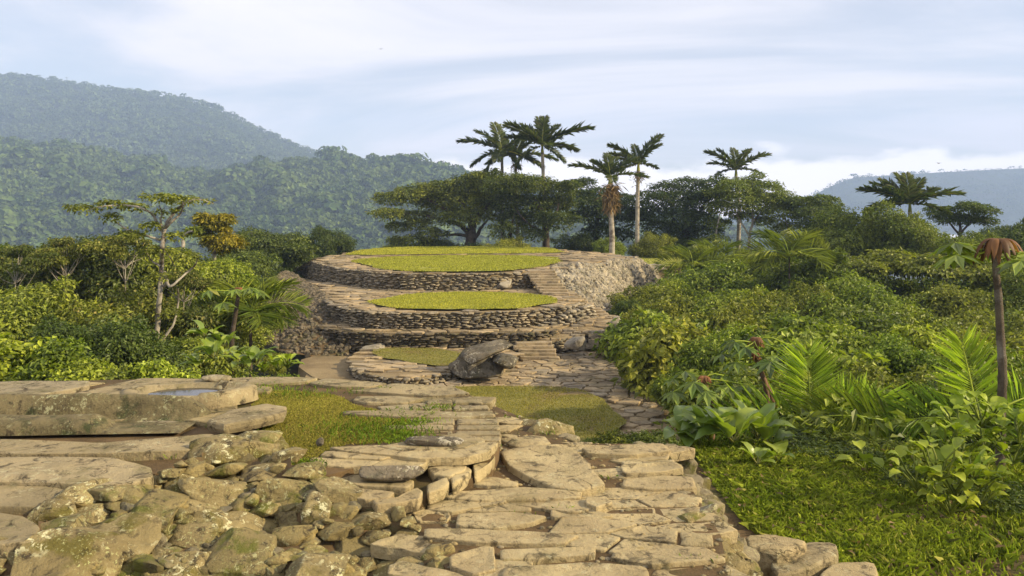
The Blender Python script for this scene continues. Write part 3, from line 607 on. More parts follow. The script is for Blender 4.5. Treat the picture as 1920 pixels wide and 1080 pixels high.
# lawns: coloured turf sheets with real blades
def turf(name, poly, h, mat, bm, label, n, H, Wd, lean=.8, seed=1, sm=1, grow=1.03, dom=-.75):
    P = np.array(smoothpoly(poly, sm)); P = np.concatenate([P+(np.roll(P, -1, 0)-P)*k for k in (0, .25, .5, .75)], 1).reshape(-1, 2); cc = P.mean(0); rr = np.linalg.norm(P-cc, axis=1)[:, None]
    P = cc+(P-cc)*(1+(snoise(P, seed+40, 2.5, 4)[:, None]*.10-.05)/rr); P = [tuple(p) for p in P]
    V, q, t = prism(P, CZ+h, CZ+h-1); V = V[:len(P)]
    me = MB().add(V, t); g = np.random.default_rng(seed); c = np.mean(P, 0); Pg = [tuple(c+(np.array(p)-c)*(grow+.025)) for p in P]
    Q = scatter(Pg, n, g); Q = Q[snoise(Q, seed+1, 1.4, 4) > dom]; ns = snoise(Q, seed+2, 1.8, 4); Q = Q[inside(P, c+(Q-c)/(grow-.02+.06*np.clip(ns, -.9, .9))[:, None])]
    vb, fb = blades(np.column_stack([Q, np.full(len(Q), CZ+h-.004)]), H, Wd, lean, g)
    nn = me.n; me.add(vb, fb); m_ = me.mesh(name, mat, False); m_.materials.append(bm)
    k = len(m_.polygons); mi = np.zeros(k, np.int32); mi[len(t):] = 1; m_.polygons.foreach_set('material_index', mi)
    return tag(obj(name, m_), label, 'grass', kind='stuff')
turf('lawn', lawnA, HA-.025, M['lawnA'], M['bladeA'], 'short worn grass in the foreground terrace', 52000, .022, .005, seed=5, dom=-1.2)
gA = MB(); g = np.random.default_rng(4); C = []
for px, py, s, n in [(760, 775, .25, 500), (735, 800, .25, 800), (700, 815, .22, 700), (745, 822, .2, 600), (650, 800, .3, 400), (540, 728, .3, 500), (490, 728, .16, 300), (825, 762, .1, 250), (560, 738, .2, 300), (580, 866, .1, 250), (562, 878, .06, 200), (690, 790, .3, 500), (780, 790, .12, 500), (765, 812, .12, 400), (460, 724, .08, 150), (770, 835, .1, 200), (25, 903, .04, 60), (240, 775+120, .02, 20), (640, 733, .2, 200)]:
    x, y = U(px, py, HA); n = n//3; C.append(np.column_stack([g.normal(x, s*.7, n), g.normal(y, s*.45, n), np.full(n, CZ+HA-.012)]))
stuff('grass_tufts', gA.add(*blades(np.concatenate(C), .03, .006, .9, g)), M['bladeG'], 'greener clover-like tufts along the slabs around the foreground grass', 'grass')
turf('lawn', Bw, HC+.02, M['lawnB'], M['bladeB'], 'worn grass of the lower lawn behind the path rim', 30000, .03, .009, seed=6)
T1g = UL(-2.43, [(664, 491), (695, 501), (760, 510.2), (900, 510.3), (975, 506.5), (1035, 497), (1052, 489), (1040, 483), (960, 479.5), (800, 480), (700, 485), (672, 488)])
turf('lawn', T1g, -2.40, M['lawn'], M['bladeL'], 'bright green lawn across the front of the top terrace', 40000, .06, .02, seed=7, dom=-1.1)
T0g = UL(-2.38, [(650, 479), (800, 476.8), (1042, 475), (1058, 471), (1035, 466.2), (950, 464), (860, 463.2), (760, 463.8), (700, 467), (660, 474)])
turf('lawn', T0g, -2.365, M['lawn'], M['bladeL'], 'thin strip of lawn on the raised back step of the top terrace', 36000, .07, .025, seed=8, dom=-1.1)
T2gw = UL(-3.12, [(690, 570), (740, 579), (820, 582), (930, 581.5), (1010, 576), (1052, 565), (1030, 557), (960, 550), (860, 548), (780, 552), (720, 560)])
turf('lawn', T2gw, -3.09, M['lawn'], M['bladeL'], 'oval green lawn on the middle terrace below the top wall', 30000, .045, .015, seed=9, dom=-1.1)
T3g = UL(-4.1, [(700, 668), (760, 680), (850, 690), (900, 678), (860, 655), (700, 652)])
turf('lawn', T3g, -4.085, M['lawnB'], M['bladeB'], 'thin dry grass on the small oval terrace by the boulder', 9000, .025, .01, seed=10)
# paving rings
ex = [T1g, T0]
struct('top_paving', paved('x', M['pave'], smoothpoly(T1, 0), -2.43, (.75, .55), 51, .06, ex, gap=.012, fine=.3, bev=.02, tilt=.006, hj=.012), M['pave'])
struct('top_paving', paved('x', M['pave'], T0, -2.385, (.8, .6), 52, .06, [T0g], gap=.012, fine=.3, bev=.02, tilt=.006), M['pave'])
struct('middle_paving', paved('x', M['pave'], T2, -3.12, (.7, .45), 53, .06, [T2gw], gap=.012, fine=.25, bev=.02, tilt=.006), M['pave'])
struct('ledge_paving', paved('x', M['pave'], T2g, -3.66, (.6, .35), 54, .06, [T2], gap=.012, fine=.25, bev=.02, tilt=.006), M['pave'])
struct('oval_paving', paved('x', M['pave'], T3, -4.1, (.6, .3), 55, .05, [T3g], gap=.01, fine=.15, bev=.02, tilt=.004), M['pave'])
# dry stone retaining walls
def wall_(line, zb, zt, label, sw, sh, seed, mat='wall', **k):
    mb = drystone(line, CZ+np.asarray(zb, float), CZ+np.asarray(zt, float), sw, sh, seed, **k); solid('stone_wall', mb, M[mat], label, 'wall', 'dry stone retaining walls of the terraces')
wall_(T1f[:8], -3.45, -2.46, 'long dry stone wall holding up the top terrace', .25, .075, 1, batter=.14)
wall_(T2f, -4.0, -3.15, 'curved dry stone wall in front of the middle terrace lawn', .23, .068, 2, batter=.08)
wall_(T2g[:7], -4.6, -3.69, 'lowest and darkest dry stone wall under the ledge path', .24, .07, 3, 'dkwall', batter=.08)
t3w = T3[1:len(T3)//2+1]
wall_(T3[:13], -4.40, -4.12, 'low curved kerb wall of the small oval terrace', .16, .07, 4, depth=.13, batter=.05)
# left flank of the mound: steep bank, its shade put into a darker stone colour
def loft(c0, c1, nu, nv, bulge=0, seed=1, nz=.08):
    c0 = np.array(c0, float); c1 = np.array(c1, float)
    def rs(c, n):
        s = np.concatenate([[0], np.cumsum(np.linalg.norm(np.diff(c, axis=0), axis=1))]); t = np.linspace(0, s[-1], n); return np.stack([np.interp(t, s, c[:, i]) for i in range(3)], 1)
    a, b = rs(c0, nu), rs(c1, nu); t = np.linspace(0, 1, nv)[:, None, None]; V = (a[None]*(1-t)+b[None]*t); V[..., 2] += bulge*np.sin(t[..., 0]*math.pi)
    V[..., 2] += snoise(V.reshape(-1, 3), seed, 1.2, 3).reshape(nv, nu)*nz
    i = np.arange(nv-1)[:, None]*nu; j = np.arange(nu-1); return V, np.stack([i+j, i+j+1, i+nu+j+1, i+nu+j], -1).reshape(-1, 4)
def bank(label, c0, c1, n, size, mat, under, seed, bulge=.1, group=None, lv=1):
    V, Fq = loft(c0, c1, 60, 24, bulge, seed); r = thing('stone_bank', label, 'stone bank', tuple(V.reshape(-1, 3).mean(0)-[0, 0, 1]), group=group); L0 = np.array(r.location)
    obj('earth', MB().add(V.reshape(-1, 3), Fq).mesh('earth', under, True, L0), r)
    g = np.random.default_rng(seed); mb = MB()
    for k in range(n):
        u, v = g.uniform(0, 58.99), g.uniform(0, 22.99); p = V[int(v), int(u)]*(1-u % 1)+V[int(v), int(u)+1]*(u % 1); q = V[int(v)+1, int(u)]; p = p+(q-V[int(v), int(u)])*(v % 1)
        s = size*g.uniform(.55, 1.5); vv, f = rock(p, (s*1.3, s, s*.75), int(g.integers(1e6)), lv, g.uniform(0, 3), .5, 4, .05, .55, .5); mb.add(vv, f)
    s_ = obj('loose_stones', mb.mesh('loose_stones', mat, False, L0), r); s_['kind'] = 'stuff'
D3 = lambda px, py, h: (*U(px, py, h), CZ+h)
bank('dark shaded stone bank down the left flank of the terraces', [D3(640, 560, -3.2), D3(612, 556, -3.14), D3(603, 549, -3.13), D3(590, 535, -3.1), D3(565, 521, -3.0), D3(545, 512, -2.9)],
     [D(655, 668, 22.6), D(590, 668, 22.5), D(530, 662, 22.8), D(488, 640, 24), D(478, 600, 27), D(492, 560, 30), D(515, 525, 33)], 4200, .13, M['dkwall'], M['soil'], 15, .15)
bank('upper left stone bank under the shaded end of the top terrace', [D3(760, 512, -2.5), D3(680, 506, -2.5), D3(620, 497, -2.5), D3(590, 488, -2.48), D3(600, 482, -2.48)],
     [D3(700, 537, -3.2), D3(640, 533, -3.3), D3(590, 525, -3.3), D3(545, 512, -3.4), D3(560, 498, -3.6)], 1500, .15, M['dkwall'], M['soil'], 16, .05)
bank('pale grey stone bank sloping from the right rim of the top terrace', [D3(1030, 503, -2.5), D3(1090, 499, -2.46), D3(1150, 492, -2.46), D3(1190, 484, -2.5)],
     [D3(1045, 543, -3.2), D3(1095, 572, -3.75), D3(1160, 590, -4.4), D3(1210, 560, -4.4), D3(1252, 527, -4.0)], 3800, .19, M['bank'], M['soil'], 17, .1)
# brown muddy hollow at the foot of the mound
mb = MB(); addprism(mb, UL(-4.38, [(560, 692), (565, 678), (600, 668), (650, 662), (672, 690), (720, 712), (700, 730), (620, 722), (585, 710)]), CZ-4.32, CZ-5.2, .1); struct('dirt_track', mb, M['earth'])
# staircases: every step a part
def stairs(label, p0, p1, n, width, depth_, mat, seed, th=.12):
    p0 = np.array(p0, float); p1 = np.array(p1, float); r = thing('staircase', label, 'stairs', tuple(p0-[0, 0, .1])); L0 = np.array(r.location); g = np.random.default_rng(seed)
    for i in range(n):
        c = p0+(p1-p0)*(i/(n-1) if n > 1 else 0); w = width*g.uniform(.92, 1.08); a = g.normal()*.05; q = np.array([(-w/2, -depth_/2), (0, -depth_/2-.02), (w/2, -depth_/2), (w/2, depth_/2), (-w/2, depth_/2)]) @ rotz(a)[:2, :2].T+c[:2]+[g.normal()*.03, 0]
        m1 = MB(); addslab(m1, q, c[2], th, seed*50+i, .003, .2, .015, .01, .006, .1); obj('step', m1.mesh('step', mat, False, L0), r)
    return r
stairs('narrow stone staircase climbing from the middle terrace to the top terrace', D3(1042, 548, -3.05), D3(1012, 507, -2.44), 9, 1.15, .5, M['pave'], 3)
stairs('stone staircase slanting up beside the pale bank to the middle terrace', D3(1118, 592, -3.66), D3(1052, 550, -3.10), 10, 1.25, .45, M['pave'], 4)
stairs('short broad flight of steps behind the big boulder', D3(1012, 668, -4.24), D3(1000, 641, -3.93), 5, 1.15, .3, M['pave'], 5)
stairs('small dark flight of steps at the right end of the landing', D3(1124, 646, -4.15), D3(1124, 620, -3.75), 6, .75, .22, M['wall'], 6)
stairs('tiny staircase set in the wall under the middle terrace lawn', D3(738, 606, -3.6), D3(742, 585, -3.16), 5, .5, .22, M['wall'], 7, .08)
# curved landing between the stairs
lp = [D3(1100, 588, -3.62), D3(1150, 592, -3.64), D3(1158, 606, -3.7), D3(1110, 622, -3.82), D3(1050, 636, -3.93), D3(980, 642, -3.98), D3(900, 636, -3.95), D3(870, 628, -3.9), D3(960, 622, -3.86), D3(1040, 616, -3.78), D3(1090, 602, -3.66)]
from mathutils.geometry import tessellate_polygon
tri = np.array(tessellate_polygon([[Vector(p) for p in lp]])); Vt = np.array(lp); Vb = Vt-[0, 0, 1.3]; n = len(lp); j = np.arange(n); k = (j+1) % n
mb = MB().add(np.concatenate([Vt, Vb]), np.stack([j, k, n+k, n+j], 1)); mb.F.append(tri)
def zplane(x, y):
    w = 1/(((Vt[:, 0]-x)**2+(Vt[:, 1]-y)**2)+.05)**2; return float((w*Vt[:, 2]).sum()/w.sum())
struct('landing', mb, M['earth'])
mb = MB()
for c, poly in voronoi(Vt.min(0)[:2], Vt.max(0)[:2], (.42, .2), 61):
    if inside(lp_ := [(p[0], p[1]) for p in lp], [c])[0]: addslab(mb, poly, zplane(*c)+.03, .08, int(abs(c[0])*1000), .008, .2, .015, .03, .01)
struct('landing_paving', mb, M['pave'])
wall_([lp[i][:2] for i in (7, 6, 5, 4)], [-4.4]*4, [lp[i][2]-CZ-.02 for i in (7, 6, 5, 4)], 'low dark stone wall under the landing left of the short broad steps', .2, .085, 21, depth=.12)
wall_([lp[i][:2] for i in (4, 3, 2)], [-4.5]*3, [lp[i][2]-CZ-.02 for i in (4, 3, 2)], 'rough stone wall under the right end of the landing', .24, .1, 22, depth=.14, batter=.2)
wall_([U(1012, 622, -3.85), U(1060, 611, -3.75), U(1106, 592, -3.6)], [-4.0, -3.9, -3.75], [-3.6, -3.3, -3.2], 'sunlit pale rubble wall below the slanting staircase', .22, .1, 23, 'bank', batter=.3)
def farrock(label, px, py, w, h, d, seed, mat, cat='rock', **k):
    mb = MB(); pxrock(mb, px, py, w, h, d, seed, 3, rz=0.1, **{**dict(cuts=9, p=.55, rough=.08, cutmin=.5, tilt=.15), **k}); solid('boulder', mb, M[mat], label, cat)
farrock('rough pale rock standing right of the small dark steps', 1156, 618, 42, 52, 23.6, 31, 'bank')
farrock('rounded pale rock between the two short flights of steps', 1082, 646, 48, 34, 22.4, 32, 'bank')
farrock('small brown rock at the foot of the top wall', 945, 533, 34, 16, 30, 33, 'bank')
farrock('flat rock left of the big boulder below the dark wall', 700, 655, 50, 16, 22.6, 34, 'bank')
# the big leaning boulder: dark left slab and bright broken right face
mb = MB(); x, y, z = D(905, 668, 19.2)
v, f = rock((0, 0, 0), (1.85, 1.0, .36), 4, 4, 0, 0.0, 14, .05, .45, .4); v = v @ roteul(.14, -.22, .1).T+(x-.04, y, z+.08); mb.add(v, f)
v, f = rock((0, 0, 0), (.75, .8, .62), 24, 4, .5, .1, 14, .09, .45, .4); v = v+(x+.50, y-.12, z-.06); mb.add(v, f)
v, f = rock((0, 0, 0), (1.55, 1.15, .62), 15, 4, .1, .05, 14, .07, .45, .4); v = v+(x-.15, y+.1, z-.2); mb.add(v, f)
solid('boulder', mb, M['darkrock'], 'huge angular boulder leaning on the oval terrace by the steps', 'rock')
RT = [(10.5+a, 46+b) for a, b in ((-5, -4), (1, -4.4), (3, -3), (3.4, 1), (1, 4), (-5, 4))]; mb = MB(); addprism(mb, RT, CZ-3.08, CZ-9, .15); struct('rear_terrace', mb, M['earth'])
turf('lawn', RT, -3.06, M['lawn'], M['bladeL'], 'strip of grass on the ridge end behind the pale bank', 6000, .06, .02, seed=13)
farrock('squat brown block on the grassy terrace edge at the ridge end', 1232, 503, 50, 16, 42, 36, 'bank')

# grit, pebbles and weeds in the joints of the near paving
g = np.random.default_rng(55); mb = MB(); Q = scatter(P_out, 2600, g); Q = Q[Q[:, 1] > 3.2]
for x, y in Q:
    r_ = g.uniform(.004, .016); V_, F_ = ICO[1]; mb.add(V_*[r_*1.3, r_, r_*.7]*g.uniform(.7, 1.3, 3)+[x, y, CZ+HP-.012], F_)
stuff('gravel', mb, M['flagA'], 'grit and small pebbles in the joints of the foreground path', 'gravel')
C = []
for _ in range(70):
    x, y = scatter(P_out if g.uniform() < .6 else A_out, 1, g)[0]; n = 14; C.append(np.column_stack([g.normal(x, .05, n), g.normal(y, .02, n), np.full(n, CZ+(HP if inside(P_out, [(x, y)])[0] else HA)-.01)]))
stuff('joint_weeds', MB().add(*blades(np.concatenate(C), .03, .005, 1, g)), M['bladeG'], 'tiny weeds sprouting in the joints between the near slabs', 'weeds')
# ================================================================== grass on the slope right of the path
g = np.random.default_rng(12)
def slopegrass():
    Q = g.uniform((1.0, 3.3), (7.5, 8.6), (190000, 2)); py = HY+2.42*F/Q[:, 1]; px = 960+Q[:, 0]*F/Q[:, 1]
    soil = ((px > 1700) & (py > 1048+(1900-px)*.15)); left = px < np.interp(py, [840, 930, 1000, 1080], [1290, 1345, 1400, 1560])
    k = snoise(Q, 33, 1.1, 4); den = np.clip(.85+k*.4, .45, 1); keep = ~left & (g.uniform(size=len(Q)) < den) & (~soil | (g.uniform(size=len(Q)) < .06)) & (py < 1200)
    Q = Q[keep][:95000]; kk = snoise(Q, 44, 2.2, 4); H = .08+.05*np.clip(kk, -1, 1.5)
    return MB().add(*blades(np.column_stack([Q, G(Q[:, 0], Q[:, 1])+CZ+.025]), H, .013, 1.1, g))
def weeds():
    C = []; g = np.random.default_rng(66)
    for _ in range(240):
        x, y = g.uniform((1.5, 4.8), (4.9, 7.6)); px, py = 960+x*F/y, HY+2.42*F/y
        if px < np.interp(py, [840, 930, 1000, 1080], [1310, 1365, 1420, 1600]): continue
        n = int(g.integers(10, 34)); r_ = g.uniform(.03, .1); C.append(np.column_stack([g.normal(x, r_, n), g.normal(y, r_, n), np.full(n, float(G(np.array([x]), np.array([y]))[0])+CZ)]))
    return MB().add(*blades(np.concatenate(C), .115, .009, .9, g))
stuff('tall_grass', weeds(), M['bladeR'], 'taller loose tufts standing out of the slope grass', 'grass')
g = np.random.default_rng(67); Q = g.uniform((1.3, 4.6), (5, 7.8), (700, 2)); nn = len(Q)
stuff('leaf_litter', MB().add(*leaves(np.column_stack([Q, G(Q[:, 0], Q[:, 1])+CZ+g.uniform(.04, .1, nn)]), g.normal(size=(nn, 3))*.5+[0, 0, 1], g.normal(size=(nn, 3)), g.uniform(.03, .08, nn), .03)), M['lf_dead'], 'dead brown leaves scattered on the slope grass', 'leaf litter')
stuff('grass', slopegrass(), M['bladeR'], 'lush green grass on the slope right of the path', 'grass')
mb = MB(); gx, gy = np.meshgrid(np.linspace(.9, 8, 120), np.linspace(2.6, 8.2, 100)); V = np.stack([gx, gy, G(gx, gy)+CZ+.03], -1).reshape(-1, 3); n = 120; i = np.arange(99)[:, None]*n; j = np.arange(119)
struct('slope_soil', mb.add(V, np.stack([i+j, i+j+1, i+n+j+1, i+n+j], -1).reshape(-1, 4)), M['soil'], True)
# ================================================================== VEGETATION
def crown(cl, n, leaf, lw, seed, up=.55, droop=.25, core=True, fill=.55):
    """leaves spread through clumps (x, y, z, rx, rz)"""
    g = np.random.default_rng(seed); cl = np.array(cl, float); k = len(cl); e = g.integers(0, k, k*2); dv = g.normal(size=(k*2, 3)); dv[:, 2] = np.abs(dv[:, 2])*.8; dv /= np.linalg.norm(dv, axis=1)[:, None]; sp = np.column_stack([cl[e, :3]+dv*cl[e][:, [3, 3, 4]]*g.uniform(.85, 1.42, (k*2, 1)), cl[e, 3]*g.uniform(.14, .4, k*2), cl[e, 4]*g.uniform(.25, .5, k*2)]); cl = np.concatenate([cl, sp]); A = cl[:, 3]**2*(.4+cl[:, 4]/cl[:, 3]); idx = g.choice(len(cl), n, p=A/A.sum())
    d = g.normal(size=(n, 3)); d[:, 2] += up*.8; d /= np.linalg.norm(d, axis=1)[:, None]; r = (g.uniform(fill, 1.02, n)+g.exponential(.07, n))[:, None]
    sub = 1+snoise(d*1.0+cl[idx, :3]*3, seed, 3.2, 2)[:, None]*.3
    C = cl[idx, :3]+d*r*sub*cl[idx][:, [3, 3, 4]]
    Nn = d*.55+np.array([0, 0, up])+g.normal(size=(n, 3))*.38; Dn = (d+g.normal(size=(n, 3))*.7)*[1, 1, .45]-[0, 0, droop*.5]
    return leaves(C, Nn, Dn, leaf*g.uniform(.6, 1.3, n), leaf*lw*g.uniform(.7, 1.2, n))
def limbs(cl, base, h0, tr, seed, nb=7, wob=.06, seg=6):
    g = np.random.default_rng(seed); mb = MB(); top = np.array([np.mean([c[0] for c in cl])*.5, np.mean([c[1] for c in cl])*.5, max(c[2] for c in cl)*.93]); b = np.array(base, float)
    T = curve(b, top, 12, wob*.5, g); mb.add(*tube(T, np.linspace(tr, tr*.25, 12), 8))
    for c in [cl[i] for i in g.permutation(len(cl))[:nb]]:
        s = g.uniform(h0, max(.8, h0+.08)); p = T[int(s*11)]; mb.add(*tube(curve(p, (c[0], c[1], c[2]-c[4]*.1), 8, wob, g), np.linspace(tr*.5*(1-s*.5), tr*.08, 8), seg))
    return mb
def cl_bush(g, n=16):
    o = []
    for _ in range(n):
        a = g.uniform(0, 6.28); r = math.sqrt(g.uniform(0, 1))*.72; z = .28+g.uniform(.1, .62)*(1-r*.7); s = g.uniform(.22, .36); o.append((r*math.cos(a), r*math.sin(a), z, s, s*g.uniform(.55, .8)))
    return o+[(0, 0, .25, .7, .32), (.3, .2, .2, .6, .25), (-.3, -.2, .2, .6, .25)]
def cl_tree(g, n=22, z0=.42, flat=.4, rr=(.2, .36)):
    o = []
    for _ in range(n):
        a = g.uniform(0, 6.28); r = math.sqrt(g.uniform(0, 1))*.78; zt = 1-.35*r**2; z = g.uniform(z0, zt-.08); s = g.uniform(*rr); o.append((r*math.cos(a), r*math.sin(a), z, s, s*flat))
    return o
PRO = {}
def proto(kind):
    if kind in PRO: return PRO[kind]
    L = []
    for v in range({'bush': 4, 'shrub': 3, 'tree': 4, 'open': 2, 'low': 2, 'flat': 2, 'dense': 2}[kind]):
        g = np.random.default_rng(hash_(kind)+v)
        if kind == 'bush': c = cl_bush(g); m = crown(c, 11000, .085, .5, v+1); t = limbs(c, (0, 0, -1.2), .15, .03, v, 6)
        elif kind == 'shrub': c = cl_bush(g, 22); m = crown(c, 5600, .125, .6, v+11, droop=.4); t = limbs(c, (0, 0, -1.2), .15, .025, v, 6)
        elif kind == 'low': c = [(x, y, .3, .4, .25) for x, y in g.uniform(-.7, .7, (7, 2))]; m = crown(c, 4500, .10, .5, v+21); t = limbs(c, (0, 0, -.2), .1, .02, v, 4)
        elif kind == 'tree': c = cl_tree(g); m = crown(c, 17000, .062, .5, v+31); t = limbs(c, (0, 0, -3), .85, .035, v, 10)
        elif kind == 'dense': c = cl_tree(g, 34, .3, .5); m = crown(c, 25000, .056, .5, v+61); t = limbs(c, (0, 0, -3), .85, .035, v, 10)
        elif kind == 'open': c = cl_tree(g, 15, .45, .32, (.15, .27)); m = crown(c, 6500, .07, .5, v+41); t = limbs(c, (0, 0, -3), .8, .035, v, 14)
        elif kind == 'flat': c = cl_tree(g, 20, .72, .24, (.2, .34)); m = crown(c, 11000, .075, .5, v+51, up=.9); t = limbs(c, (0, 0, -3), .8, .035, v, 14)
        L.append((MB().add(*m).mesh('crown', M['lf_mid'], False), t.mesh('trunk', M['barkd'])))
    PRO[kind] = L; return L
def hash_(s): return sum(ord(c)*(i+3) for i, c in enumerate(s))*7
VC = [0]
NAMES = {'bush': ('leafy_bush', 'bush'), 'shrub': ('shrub', 'shrub'), 'low': ('low_plant', 'plant'), 'tree': ('tree', 'tree'), 'open': ('open_tree', 'tree'), 'flat': ('flat_topped_tree', 'tree'), 'dense': ('dense_tree', 'tree')}
def veg(kind, px, ytop, d, wpx, mat, label, group=None, deep=0., hmax=None, bark='barkd', v=None, rz=None):
    VC[0] += 1; g = np.random.default_rng(VC[0]*13); x = (px-960)/F*d; zt = CZ-(ytop-HY)/F*d; zb = CZ+g1(x, d)-deep
    H = max(zt-zb, .25)
    if hmax: H = min(H, hmax)
    W2 = wpx/F*d/2; H = min(H, W2*1.25); pr = proto(kind); cm, tm = pr[(VC[0] if v is None else v) % len(pr)]
    r = thing(NAMES[kind][0], label, NAMES[kind][1], (x, d, zt-H), g.uniform(0, 6.28) if rz is None else rz, (W2, W2*g.uniform(.9, 1.1), H), group)
    c = obj('crown', cm, r, mat=M[mat]); t = obj('trunk', tm, r, mat=M[bark]); return r

# ---- left side: forest below the terrace edge
GLB, GLT = 'leafy bushes along the left terrace edge', 'trees of the forest on the left'
lb = [(20, 622, 8.6, 230, 'lf_bright', 'shrub', 'tall bright green bush at the left frame edge behind the terrace'), (105, 640, 8.4, 190, 'lf_bright', 'shrub', 'bright bush second from the left frame edge behind the terrace'),
      (165, 672, 8.0, 150, 'lf_bright', 'shrub', 'low bright bush touching the terrace rim left of the dead-branched tree'), (235, 685, 8.0, 120, 'lf_mid', 'shrub', 'small mid green bush on the terrace rim below the pale trunk'),
      (300, 676, 8.1, 150, 'lf_lime', 'shrub', 'low lime green bush on the rim left of the broad-leaved clump'), (365, 690, 7.9, 90, 'lf_bright', 'low', 'ground-hugging plant between lime bush and broad-leaved clump'),
      (-90, 610, 9, 220, 'lf_bright', 'shrub', 'bright bush just past the left frame edge'), (60, 690, 7.7, 150, 'lf_lime', 'low', 'lowest strip of bright leaves on the rim at far left')]
for a in lb: veg(a[5], a[0], a[1], a[2], a[3], a[4], a[6], GLB)
lt = [(-60, 470, 20, 330, 'lf_forest', 'dense', 'olive tree cut by the left frame edge'), (40, 468, 24, 260, 'lf_mid', 'dense', 'round tree at far left in front of the forested hill'),
      (170, 448, 21, 300, 'lf_forest', 'dense', 'wide olive-green tree left of the pale branching trunk'), (290, 466, 22, 260, 'lf_mid', 'tree', 'leafy tree standing behind the pale branching trunk'),
      (60, 540, 14, 300, 'lf_mid', 'dense', 'broad dark tree low at left above the bright bushes'), (200, 555, 14.5, 300, 'lf_forest', 'dense', 'tangled olive tree low between the far left and the pale trunk'),
      (330, 560, 15.5, 240, 'lf_forest', 'tree', 'bushy tree directly right of the pale trunk, low down'), (410, 545, 17, 200, 'lf_mid', 'dense', 'mid green tree behind the thin dark sapling at left'),
      (390, 478, 23, 200, 'lf_bright', 'tree', 'sunlit tree under the yellow-crowned tree'), (250, 600, 12, 280, 'lf_deep', 'dense', 'dark undergrowth bush below the pale trunk'),
      (120, 610, 11.5, 260, 'lf_deep', 'dense', 'dark bush between the bright bushes and the olive trees at left'), (380, 620, 12.5, 180, 'lf_mid', 'bush', 'bush above the broad-leaved clump at left'),
      (455, 560, 21, 150, 'lf_mid', 'tree', 'tree in the gap left of the dark stone bank'), (500, 428, 38, 170, 'lf_dark', 'tree', 'dark open-crowned tree between the yellow tree and the round dark tree'),
      (608, 430, 44, 125, 'lf_dark', 'dense', 'rounded dark tree rising behind the left end of the top terrace'), (555, 462, 40, 100, 'lf_dark', 'tree', 'small dark tree squeezed between two dark trees left of the top terrace'),
      (480, 520, 30, 130, 'lf_deep', 'tree', 'tree on the slope left of the upper stone bank'), (540, 500, 38, 110, 'lf_deep', 'dense', 'dark bush hanging over the upper left stone bank'),
      (450, 470, 34, 150, 'lf_deep', 'tree', 'darker tree just right of the sunlit tree under the yellow crown'), (-160, 520, 15, 300, 'lf_mid', 'dense', 'tree beyond the left frame edge')]
for i, a in enumerate(lt): veg(a[5], a[0], a[1], a[2], a[3], a[4], a[6], GLT, hmax=9, bark='bark' if i % 2 else 'barkd')
veg('bush', 515, 660, 15.5, 60, 'lf_olive', 'small scrubby bush on the earth at the foot of the dark bank'); veg('low', 505, 684, 13, 80, 'lf_lime', 'patch of lime leaves beside the muddy hollow')
for px, yt, d, w, l in [(120, 440, 19, 150, 'slender airy tree left of the pale branching tree, above the olive crowns'), (235, 432, 19.5, 130, 'slim tree just behind the bare branches on their left side'), (35, 455, 17, 140, 'airy slender tree near the left frame edge'), (345, 500, 16, 120, 'thin open tree right of the pale trunk')]:
    veg('open', px, yt, d, w, 'lf_forest', l, GLT, bark='bark')
# custom trees: clumps placed one by one
def custom(name, label, d, base, clumps, n, leaf, mat, bark, tr, seed, limbsmap=None, flat=.4, cat='tree', group=None, up=.7, seg=None):
    g = np.random.default_rng(seed); x, y, z = D(base[0], base[1], d); r = thing(name, label, cat, (x, y, z), group=group); L0 = np.array([x, y, z]); C = []
    for px, py, rp, rf in clumps:
        dd = g.uniform(-.5, .5)*rp/F*d*2.2; p = D(px, py, d); C.append((p[0], p[1]+dd, p[2], rp/F*d, rp*rf/F*d))
    obj('crown', MB().add(*crown(C, n, leaf, .5, seed, up)).mesh('crown', M[mat], False, L0), r)
    mb = MB(); 
    for path, r0, r1 in limbsmap:
        P = np.array([D(a, b, d+(k*.12*g.normal())) for k, (a, b) in enumerate(path)]); t = np.linspace(0, len(P)-1, len(P)*4); Q = np.stack([np.interp(t, range(len(P)), P[:, i]) for i in range(3)], 1)
        for _ in range(2): Q[1:-1] = (Q[:-2]+Q[1:-1]*2+Q[2:])/4
        Q[1:-1] += g.normal(size=Q[1:-1].shape)*r0*.12; mb.add(*tube(Q, np.linspace(r0, r1, len(Q)), 8))
    obj('trunk', mb.mesh('trunk', M[bark], True, L0), r); return r
